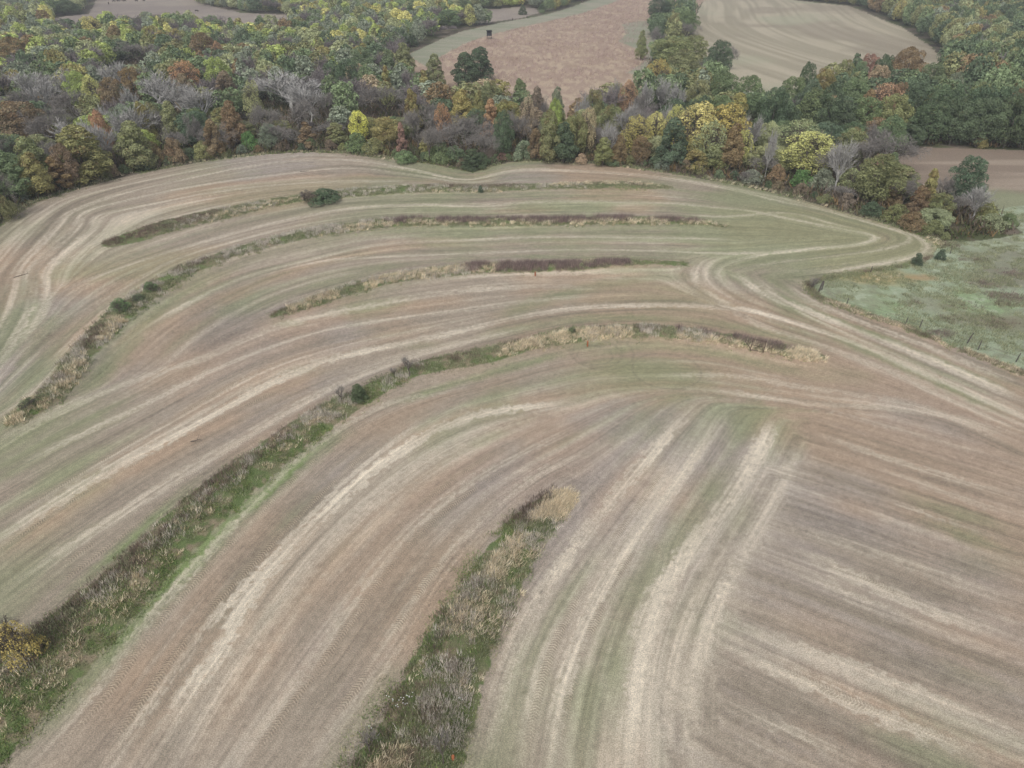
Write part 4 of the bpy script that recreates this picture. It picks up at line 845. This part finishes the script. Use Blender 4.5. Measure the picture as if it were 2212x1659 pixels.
def zone(x, y):
    d = depth_at(y); u = VW / 2 + x / d * FPX
    if u > 1330 and y > 186 + 0 * u and not (u < 1500 and y < 215):
        return 'hill' if (u > 1800 and y > 300) else 'right'
    if u > 1250 and y < 215: return 'hedge'
    if y > 330 and u < 1200: return 'farleft'
    if u < 760: return 'left'
    return 'centre'
ZM = {'farleft': (('lime',3.5),('yellow',1.0),('green',4),('olive',3),('grey green',4),('rusty',.25),('dark green',1.0),('@bare',4.5),('pale olive',4),('golden olive',.8)),
 'left': (('olive',3),('green',4),('golden olive',1.2),('rusty',.45),('brown',.5),('@bare',8),('@silver',1.0),('grey green',2.5),('lime',1.6),('dark green',2.5),('pale olive',1.4)),
 'centre': (('olive',3),('green',3.5),('golden olive',1.6),('tan',.6),('rusty',.2),('dark green',2.2),('@bare',4.5),('grey green',1.5)),
 'hedge': (('olive',2),('green',2),('pale olive',2),('@bare',3),('rusty',.8),('dark green',1.5)),
 'right': (('dark green',6),('green',4),('olive',2),('rusty',.35),('grey green',.8),('golden olive',.5),('@bare',.4)),
 'hill': (('dark green',4),('green',4),('olive',3),('golden olive',1.2),('grey green',1.5),('rusty',.5),('pale olive',1.5),('@bare',.5))}
def choose(z, pr):
    t = sum(w for _, w in ZM[z]); q = pr.uniform(0, t)
    for n_, w in ZM[z]:
        q -= w
        if q <= 0: return n_
    return ZM[z][-1][0]
pr = random.Random(5); rest = []
NEAR_MAX = 292 - sum(1 for t in TREES if t['name'] in ('leafy_tree', 'bare_tree'))
FILL.sort(key=lambda q: depth_at(q[1]))
for x, y, r in FILL:
    z = zone(x, y); ch = choose(z, pr); u = VW / 2 + x / depth_at(y) * FPX
    h = {'right': pr.uniform(12.5, 16), 'hill': pr.uniform(10, 14), 'hedge': pr.uniform(7, 11), 'farleft': pr.uniform(8, 12)}.get(z, pr.uniform(8.5, 12.5))
    if z == 'centre' and y < 190: h *= .7
    w = r * 2 * pr.uniform(1.15, 1.45); wp = w / depth_at(y) * FPX; hg = float(height(np.array([x]), np.array([y]))[0])
    # keep the tall trees behind in sight: lower what stands in front of them
    for hu, hv, hy, hw_ in HV:
        if hy > y + 1 and abs(hu - u) < hw_ * .42 + wp * .3:
            h = min(h, ztop(x, y, hv + hw_ * .62) - hg)
    if h < 2.2: continue
    if h < 5.5: w = min(w, h * 1.7); ch = pr.choice(['@bare', '@bare', ch])
    if ch == '@bare': kind, colour = 'bare', ''
    elif ch == '@silver': kind, colour = 'silver', ''
    else: kind, colour = pr.choice(['round', 'round', 'airy', 'tall', 'broad'] if z in ('left', 'centre') else ['round', 'round', 'broad', 'tall']), ch
    if NEAR_MAX > 0 and abs(x) < .76 * depth_at(y): put_tree(x, y, h, w, kind, colour, rs=pr); NEAR_MAX -= 1
    else: rest.append((x, y, h, w, kind, colour, z))
print('trees', len(TREES), 'rest', len(rest), round(time.time() - T0, 1))
def build_far_woods():
    lowres = {}
    for sh, s in (('round', 1), ('round', 2), ('tall', 12), ('broad', 31)): lowres.setdefault(sh, []).append(leafy(sh, s, 2300, .62))
    _, _, TV, TF = bare(3, spread=.72, levels=5, tw=.11, fan=4, first=5)
    rs = np.random.default_rng(8); groups = {'left': [], 'right': []}
    for x, y, h, w, kind, colour, z in rest:
        zz = float(height(np.array([x]), np.array([y]))[0]); a = rs.uniform(0, 6.28); ca_, sa_ = math.cos(a), math.sin(a)
        if kind in ('bare', 'silver'):
            V = TV.copy(); s = w / 10.0; Fc = TF; c = np.broadcast_to(np.array([.21,.185,.18]) * rs.uniform(.85, 1.2), V.shape).astype(np.float32)
        else:
            V, Fc, c0 = lowres.get(kind, lowres['round'])[rs.integers(len(lowres.get(kind, lowres['round'])))]; V = V.copy(); s = w / (12.4 if kind == 'broad' else 9.4); base = lin(PAL[colour]) * 2.05 * rs.uniform(.88, 1.12); am = np.clip((c0[:, 1:2] + TURN.get(colour, 0) * .9 - .75) / .4, 0, 1) * .8
            c = (base * (1 - am) + np.array([.20,.13,.065]) * am) * c0[:, :1]
        X = (V[:, 0] * ca_ - V[:, 1] * sa_) * s + x; Y = (V[:, 0] * sa_ + V[:, 1] * ca_) * s + y; Z = V[:, 2] * h / 12.0 + zz
        groups['left' if x < .12 * y else 'right'].append((np.stack([X, Y, Z], 1).astype(np.float32), Fc, c.astype(np.float32)))
    for k, lab in (('left', 'distant autumn woodland filling the valley behind the left field edge'), ('right', 'distant dark green woodland on the hill at the upper right')):
        V, Fc, C = join(groups[k]); tag(new_obj('woodland', np_mesh('woodland', V, Fc, 3, C), M_FARWOOD), lab, 'woodland', kind='stuff')
build_far_woods()
def build_undergrowth():
    rs = np.random.default_rng(9); y = rs.uniform(95, 330, 60000); x = rs.uniform(-.78, .78, 60000) * depth_at(y); m = ~is_open(x, y, 1.2) & (fbm(x, y, 6, 901, 2) > .38); x = x[m]; y = y[m]; n = 7
    P0 = np.c_[x, y]; cols = lin(np.array(((96,92,70),(84,90,56),(112,100,90),(104,92,80),(70,80,50),(120,100,70))))
    base = cols[rs.integers(0, len(cols), len(x))]; r = rs.normal(0, .8, (len(x), n, 2)); P = P0[:, None, :] + r; z = height(x, y)
    hh = (rs.uniform(.8, 3.2, (len(x), 1)) * rs.uniform(.4, 1.0, (len(x), n)))
    Q = np.concatenate([P, np.repeat(z[:, None, None], n, 1)], 2).reshape(-1, 3); Q[:, 2] += rs.uniform(0, .6, len(Q)) * hh.ravel()
    c = (base[:, None, :] * rs.uniform(.6, 1.4, (len(x), n, 1))).reshape(-1, 3)
    V, Fc, C = blades(Q, hh.ravel() * .7, rs.uniform(.12, .4, len(Q)), rs.normal(0, .45, (len(Q), 2)), c, rs)
    tag(new_obj('undergrowth', np_mesh('undergrowth', V, Fc, 3, C), M_VEG), 'tangled brown and green undergrowth between the trees of the wood', 'undergrowth', kind='stuff')
build_undergrowth()
# shrubs that close the foot of the wood
def edge_shrubs():
    pr = random.Random(21); Eg = spline(W(EDGE), 1.0); nrm = np.gradient(Eg, axis=0); nrm = np.c_[-nrm[:, 1], nrm[:, 0]] / (np.hypot(*nrm.T)[:, None] + 1e-9); i = 30
    while i < len(Eg) - 2:
        p = Eg[i] + nrm[i] * pr.uniform(1.6, 3.6); h = pr.uniform(1.5, 3.6); w = h * pr.uniform(1.1, 1.7)
        if abs(p[0]) < .75 * depth_at(p[1]): put_tree(p[0], p[1], h, w, 'shrub', pr.choice(['green', 'olive', 'dark green', 'olive', 'brown', 'green', 'grey green', 'rusty']), rs=pr)
        i += int(pr.uniform(2.5, 5.5))
edge_shrubs()
def at_px(u, vb, vt, wpx, kind, colour, label):
    p = ground_at(u, vb); h = ztop(p[0], p[1], vt) - p[2]; w = wpx * depth_at(p[1]) / FPX
    return put_tree(p[0], p[1], h, w, kind, colour, label)
at_px(1979,571,546,27,'cedar','dark green','small dark cedar on the field boundary, the left one of the pair')
at_px(2030,561,538,24,'cedar','dark green','small dark cedar just inside the pasture, the right one of the pair')
at_px(775,862,830,40,'cedar','dark green','round dark green cedar standing alone on the long middle terrace strip')
at_px(700,434,409,80,'shrub','dark green','wide dark evergreen bush on the farthest terrace strip')
at_px(672,436,412,50,'thin','brown','brown leafless bush touching the wide evergreen on the farthest strip')
at_px(326,628,609,34,'thin','bright green','upper right of two bright green bushes on the second strip')
at_px(262,668,645,42,'thin','bright green','lower left of two bright green bushes on the second strip')
at_px(300,648,636,30,'thin','green','low green bush between the two bright green bushes of the second strip')
at_px(60,880,862,40,'thin','green','green bush near the lower left end of the second strip')
at_px(1235,722,706,20,'thin','green','small green bush on the crest of the long middle strip')
at_px(54,1425,1345,92,'thin','golden','yellow leaved shrub at the left end of the long strip')
at_px(1038,417,399,12,'shrub','dark green','small dark bush in the middle of the farthest strip')
at_px(884,812,762,34,'sapling','','bare sapling on the long strip right of the round cedar')
at_px(738,868,828,24,'sapling','','thin bare sapling just left of the round cedar')
at_px(852,816,790,20,'sapling','','tiny bare sapling between the round cedar and the taller sapling')
at_px(958,1650,1570,46,'sapling','','bare grey sapling at the bottom end of the nearest strip')
at_px(800,1625,1570,46,'sapling','','bare bush at the lower left corner of the nearest strip')
at_px(1187,1085,1055,10,'sapling','','single bare stem at the upper tip of the nearest strip')
at_px(1756,622,596,26,'sapling','','dense bare shrub at the corner of the pasture fence')
at_px(1752,624,606,20,'sapling','','low dark twiggy bush left of the fence corner post')
print('placed', round(time.time() - T0, 1))

#@@OBJECTS
def mk(name, bm_fn, mat, parent=None, bevel=0.0):
    import bmesh
    bm = bmesh.new(); bm_fn(bm); bmesh.ops.recalc_face_normals(bm, faces=bm.faces)
    if bevel: bmesh.ops.bevel(bm, geom=bm.edges[:], offset=bevel, segments=1, affect='EDGES')
    me = bpy.data.meshes.new(name); bm.to_mesh(me); bm.free(); return new_obj(name, me, mat, parent)
import bmesh
from mathutils import Vector, Matrix
def b_box(bm, c, s, rot=None):
    r = bmesh.ops.create_cube(bm, size=1.0); M = Matrix.Translation(Vector(c)) @ (rot or Matrix.Identity(4)) @ Matrix.Diagonal((*s, 1)); bmesh.ops.transform(bm, matrix=M, verts=r['verts'])
def b_rod(bm, p, q, r, r2=None, n=6):
    p, q = Vector(p), Vector(q); d = q - p; g = bmesh.ops.create_cone(bm, cap_ends=True, segments=n, radius1=r, radius2=r if r2 is None else r2, depth=d.length)
    bmesh.ops.transform(bm, matrix=Matrix.Translation((p + q) / 2) @ d.to_track_quat('Z', 'Y').to_matrix().to_4x4(), verts=g['verts'])
def empty(name, u, v, rz=0.0, loc=None):
    p = ground_at(u, v) if loc is None else loc; e = bpy.data.objects.new(name, None); scene.collection.objects.link(e); e.location = tuple(float(q) for q in p); e.rotation_euler = (0, 0, rz); return e
M_DARKBOARD = mat_bark('dark_boards', (.035,.037,.042), (.06,.06,.068), 3); M_ROOF = mat_bark('roof_sheet', (.010,.012,.013), (.02,.022,.024), 4); M_RUST = mat_bark('rusty_steel', (.10,.07,.055), (.16,.12,.10), 9); M_WOOD = mat_bark('weathered_wood', (.07,.062,.055), (.15,.135,.12), 8)
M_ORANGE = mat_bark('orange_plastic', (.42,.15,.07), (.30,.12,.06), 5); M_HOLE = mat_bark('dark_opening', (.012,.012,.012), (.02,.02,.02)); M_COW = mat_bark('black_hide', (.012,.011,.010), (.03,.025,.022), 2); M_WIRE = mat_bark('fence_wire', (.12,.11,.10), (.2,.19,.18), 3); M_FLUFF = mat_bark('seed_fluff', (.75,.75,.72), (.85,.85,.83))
# raised deer blind on the prairie slope
def blind():
    e = empty('hunting_blind', 1057, 84, .15); tag(e, 'dark box blind on legs standing alone in the reddish prairie', 'hunting blind'); s = 1.15
    for sx in (-1, 1):
        for sy in (-1, 1): mk('leg', lambda bm: b_rod(bm, (sx * 1.1 * s, sy * 1.1 * s, -.2), (sx * .85 * s, sy * .85 * s, 1.45), .07), M_WOOD, e)
    mk('brace', lambda bm: (b_rod(bm, (-.98 * s, -1.0 * s, .7), (.98 * s, -1.0 * s, .7), .04), b_rod(bm, (-.98 * s, 1.0 * s, .7), (.98 * s, 1.0 * s, .7), .04)), M_WOOD, e)
    mk('floor', lambda bm: b_box(bm, (0, 0, 1.5), (2.3 * s, 2.3 * s, .12)), M_WOOD, e)
    mk('wall', lambda bm: (b_box(bm, (0, -.96 * s, 2.15), (2.0 * s, .08, 1.2)), b_box(bm, (0, .96 * s, 2.55), (2.0 * s, .08, 2.0)), b_box(bm, (-.96 * s, 0, 2.15), (.08, 1.84 * s, 1.2)), b_box(bm, (.96 * s, 0, 2.15), (.08, 1.84 * s, 1.2)),
        *[b_box(bm, (i * .93 * s, j * .93 * s, 3.15), (.14, .14, .8)) for i in (-1, 1) for j in (-1, 1)]), M_DARKBOARD, e)
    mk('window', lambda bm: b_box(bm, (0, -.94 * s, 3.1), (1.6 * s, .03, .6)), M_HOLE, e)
    mk('roof', lambda bm: b_box(bm, (0, 0, 3.68), (2.5 * s, 2.5 * s, .16), Matrix.Rotation(R(4), 4, 'X')), M_ROOF, e)
blind()
# rusty gate-like steel frame at the end of the long strip
def frame():
    p = ground_at(1620, 757); q = ground_at(1648, 762); d = q - p; e = empty('steel_frame', 0, 0, math.atan2(d[1], d[0]), p); tag(e, 'rusty steel panel frame standing upright at the right end of the long strip', 'frame'); Wf = float(np.hypot(d[0], d[1])) * 1.0; hh = 1.9
    for x in (0, Wf): mk('post', lambda bm: b_rod(bm, (x, 0, -.3), (x + .12, .1, hh), .055), M_RUST, e)
    mk('rail', lambda bm: [b_rod(bm, (0.05, 0, z), (Wf + .08, .05, z - .05), .04) for z in (.15, .95, hh - .05)], M_RUST, e)
    mk('mesh_panel', lambda bm: ([b_rod(bm, (x, .03, 1.0), (x + .1, .1, hh - .06), .016, n=4) for x in np.arange(.25, Wf, .27)] + [b_rod(bm, (0.1, .05, z), (Wf, .08, z), .016, n=4) for z in (1.18, 1.4, 1.62)]), M_RUST, e)
    mk('brace', lambda bm: b_rod(bm, (.05, 0, .3), (-.9, .6, 1.0), .05), M_RUST, e)
frame()
# posts of the pasture fence, leaning
def post(u, vb, lean, h, r, label):
    p = ground_at(u, vb); o = mk('fence_post', lambda bm: (b_rod(bm, (0, 0, -.4), (lean[0] * .5, lean[1] * .5, h * .55), r, r * .9, 7), b_rod(bm, (lean[0] * .5, lean[1] * .5, h * .55 - .01), (lean[0], lean[1], h), r * .9, r * .7, 7)), M_WOOD); o.location = tuple(map(float, p)); tag(o, label, 'post', 'posts of the pasture fence'); return o
post(1768,631,(.45,.2,0),1.9,.14,'thick leaning corner post of the pasture fence beside the twiggy bush')
post(1775,626,(.1,.1,0),1.5,.10,'shorter corner post just behind the thick leaning post')
post(1956,700,(.1,.05,0),1.2,.07,'thin upright fence post, first to the right of the brown grass')
post(1986,708,(.15,.1,0),1.3,.08,'dark fence post just right of the thin upright post')
post(2088,742,(.55,.2,0),1.6,.10,'tall dark fence post leaning strongly to the right')
post(2112,756,(.12,.1,0),1.5,.08,'fence post leaning slightly, nearest to the lower right of the pasture')
post(2052,548,(.0,.0,0),1.2,.07,'small fence post to the right of the two small cedars')
post(1880,588,(.1,0,0),1.1,.07,'small fence post on the boundary left of the two small cedars')
post(2194,782,(.15,0,0),1.4,.08,'fence post at the right edge of the picture')
post(1668 + 160,659,(.1,0,0),1.2,.07,'short fence post in the rough grass right of the corner')
def wire():
    pts = [ground_at(u, v) for u, v in ((1768,631),(1828,659),(1956,700),(1986,708),(2088,742),(2112,756),(2194,782))]
    o = mk('fence_wire', lambda bm: [b_rod(bm, (*pts[i][:2], pts[i][2] + z), (*pts[i + 1][:2], pts[i + 1][2] + z), .012, n=3) for i in range(len(pts) - 1) for z in (.5, .95)], M_WIRE); tag(o, 'slack fence wires running between the leaning pasture posts', 'fence wire')
wire()
# orange inlet pipes of the terrace drains
def riser(u, v, h, label):
    e = empty('drain_inlet', u, v); tag(e, label, 'drain inlet', 'orange drain inlets of the terraces')
    def body(bm):
        b_rod(bm, (0, 0, -.2), (0, 0, h), .10, .10, 12)
        for k in range(4): b_rod(bm, (0, 0, .2 + k * (h - .3) / 4), (0, 0, .24 + k * (h - .3) / 4), .115, .115, 12)
    mk('pipe', body, M_ORANGE, e); mk('cap', lambda bm: b_rod(bm, (0, 0, h), (0, 0, h + .05), .12, .09, 12), M_ORANGE, e)
riser(1269,748,.8,'orange drain inlet pipe at the foot of the long middle strip'); riser(1156,596,.7,'orange drain inlet pipe below the dark brush of the middle strip'); riser(979,1641,.45,'orange drain inlet pipe beside the bare sapling at the bottom')
# dead branches lying on the stubble
def branch(u, v, L, a, label):
    p = ground_at(u, v); rs = random.Random(u)
    def f(bm):
        q = Vector((0, 0, .06))
        for i in range(4):
            w = q + Vector((L / 4, rs.uniform(-.12, .12) * L / 2, rs.uniform(-.02, .08))); b_rod(bm, q, w, .06 - .01 * i, .05 - .01 * i); b_rod(bm, w, w + Vector((rs.uniform(.1, .5), rs.choice((-1, 1)) * rs.uniform(.3, .7), rs.uniform(.1, .4))), .03, .01); q = w
    o = mk('dead_branch', f, M_WOOD); o.location = tuple(map(float, p)); o.rotation_euler = (0, 0, a); tag(o, label, 'branch', 'dead branches on the stubble')
branch(648,371,2.0,-.2,'dead branch lying on the stubble near the top field edge'); branch(30,600,2.2,.9,'dead branch lying across the pale straw bands at the left'); branch(412,955,1.0,.3,'small dark piece of wood lying alone on the left stubble')
# cattle grazing far off
def cow(u, v, rz, label, calf=1.0):
    e = empty('cow', u, v, rz); tag(e, label, 'cow', 'black cattle on the far grazing land'); e.scale = (calf,) * 3
    me = bpy.data.meshes.new('body'); V = []; E_ = []; Rr = []
    def v_(p, r): V.append(p); Rr.append(r); return len(V) - 1
    hip = v_((-.75, 0, 1.15), .34); b1 = v_((-.3, 0, 1.1), .38); b2 = v_((.25, 0, 1.08), .40); sh = v_((.7, 0, 1.15), .34); nk = v_((1.05, 0, 1.05), .2); hd = v_((1.3, 0, .75), .16); mz = v_((1.42, 0, .48), .10); E_ += [(hip, b1), (b1, b2), (b2, sh), (sh, nk), (nk, hd), (hd, mz)]
    for x, base in ((-.78, hip), (.68, sh)):
        for s in (-1, 1):
            a = v_((x, s * .22, .8), .15); k = v_((x + (-.08 if x < 0 else .03), s * .22, .42), .075); f = v_((x, s * .22, .03), .06); E_ += [(base, a), (a, k), (k, f)]
    t = v_((-1.05, 0, 1.1), .05); t2 = v_((-1.1, 0, .5), .03); E_ += [(hip, t), (t, t2)]
    me.from_pydata(V, E_, []); o = new_obj('body', me, M_COW, e); sk = o.modifiers.new('skin', 'SKIN')
    for i, r in enumerate(Rr): me.skin_vertices[0].data[i].radius = (r, r)
    me.skin_vertices[0].data[0].use_root = True; sb = o.modifiers.new('sub', 'SUBSURF'); sb.levels = 1; sb.render_levels = 1
for i, (u, v, rz) in enumerate(((246,5,.3),(256,4,2.9),(262,2.5,.2),(270,4.5,3.4),(295,4,.1),(311,3.5,1.2),(235,9,2.0),(425,26,.4))):
    cow(u, v, rz, ('leftmost black cow of the grazing cluster far off|black cow second from the left in the far cluster|black cow farthest back in the grazing cluster|rightmost black cow of the tight far cluster|black cow standing alone right of the cluster|black cow standing end on, farthest right of the top herd|black cow grazing nearer, below the far cluster|dark cow alone at the edge of the far trees').split('|')[i])
# milkweed fluff in the nearest strip
def fluff():
    rs = np.random.default_rng(3); c = np.array([ground_at(u, v) for u, v in ((844,1515),(852,1525),(868,1520),(883,1515),(807,1582),(860,1540),(1000,1520),(890,1512),(876,1530))])
    def f(bm):
        for p in c:
            for k in range(3): q = p + np.r_[rs.normal(0, .12, 2), .55 + rs.uniform(0, .3)]; g = bmesh.ops.create_icosphere(bm, subdivisions=1, radius=.04); bmesh.ops.transform(bm, matrix=Matrix.Translation(q) @ Matrix.Diagonal((1, .7, 1.5, 1)), verts=g['verts'])
    tag(mk('seed_fluff', f, M_FLUFF), 'white seed heads among the brush of the nearest strip', 'seed heads', kind='stuff')
fluff()

# ---------------------------------------------------------------- labels: each tree told apart by look, then by place
ORD = ['first','second','third','fourth','fifth','sixth','seventh','eighth','ninth','tenth','eleventh','twelfth','thirteenth','fourteenth','fifteenth','sixteenth','seventeenth','eighteenth','nineteenth','twentieth']
def place_words(t):
    u, y = t['u'], t['y']; edge = y < 250 and bool(is_open(np.array([t['x']]), np.array([y - 9.0]))[0])
    if t['name'] == 'shrub': return 'at the foot of the wood on the left' if u < 700 else ('along the field edge near the notch' if u < 1250 else 'along the field edge on the right')
    if u > 1500 and y < 186: return 'in the hedgerow right of the field' if u > 1750 else 'in the hedgerow behind the field'
    if edge: return 'right against the left field edge' if u < 700 else ('against the field edge in the centre' if u < 1300 else 'along the front of the right wood')
    if u < 740: return 'a little way inside the left wood' if y < 240 else ('halfway back in the left wood' if y < 320 else 'far back in the left wood')
    if u < 1420: return 'in the belt before the reddish prairie' if y < 250 else ('beside the mown lane' if y < 420 else 'on the skyline of the far wood')
    if u < 1640: return 'below the gap between prairie and far field'
    return 'inside the dark right wood' if y < 270 else 'on the wooded slope at upper right'
SHW = {'round': 'round', 'tall': 'tall oval', 'spire': 'narrow pointed', 'broad': 'wide spreading', 'shrub': '', 'cedar': '', 'airy': 'loose airy', 'thin': 'thin'}
KW = {'bare': 'grey leafless tree', 'silver': 'pale barked leafless tree', 'sapling': 'sapling', 'shrub': 'shrub', 'cedar': 'cedar', 'thin': 'shrub'}
groups = {}
for t in TREES:
    t['base'] = ('%s %s %s' % (SHW.get(t['kind'], ''), t['colour'], KW.get(t['kind'], 'tree'))).strip().replace('  ', ' ')
    t['place'] = place_words(t)
    if not t['label']: groups.setdefault((t['base'], t['place']), []).append(t)
for (b, pl), L in groups.items():
    L.sort(key=lambda t: t['u'])
    if len(L) == 1: L[0]['label'] = '%s %s' % (b, pl); continue
    for i, t in enumerate(L):
        n = len(L)
        w = 'leftmost' if i == 0 else ('rightmost' if i == n - 1 else (ORD[i] + ' from left' if i < (n + 1) / 2 else ORD[n - 1 - i] + ' from right'))
        t['label'] = '%s %s, %s' % (b, pl, w)
for t in TREES:
    g = {'leafy_tree': 'leafy trees of the surrounding woods', 'bare_tree': 'leafless trees of the surrounding woods', 'shrub': 'shrubs at the foot of the wood', 'cedar_tree': 'small dark cedars', 'sapling': 'bare saplings on the terrace strips'}[t['name']]
    if t['kind'] == 'shrub' and t['y'] < 165 and t['place'].startswith('x'): g = None
    tag(t['o'], t['label'], {'leafy_tree': 'tree', 'bare_tree': 'tree', 'cedar_tree': 'cedar', 'shrub': 'shrub', 'sapling': 'sapling'}[t['name']], g)
_L = [t_['label'] for t_ in TREES]; print('labels', len(_L), len(set(_L)), max(len(l.split()) for l in _L), min(len(l.split()) for l in _L), _L[::23]); print('done', round(time.time() - T0, 1))
# thin autumn haze over the whole place
def haze():
    me = bpy.data.meshes.new('haze'); bm = bmesh.new(); b_box(bm, (0, 3450, 60), (18000, 9300, 180)); bm.to_mesh(me); bm.free()
    m = bpy.data.materials.new('haze'); m.use_nodes = True; nt = m.node_tree; nt.nodes.clear(); o = nt.nodes.new('ShaderNodeOutputMaterial'); v = nt.nodes.new('ShaderNodeVolumePrincipled')
    v.inputs['Color'].default_value = (.86, .89, .95, 1); v.inputs['Density'].default_value = HAZE; nt.links.new(v.outputs[0], o.inputs['Volume']); tag(new_obj('haze', me, m), kind='stuff')
HAZE = .0003
if HAZE: haze()
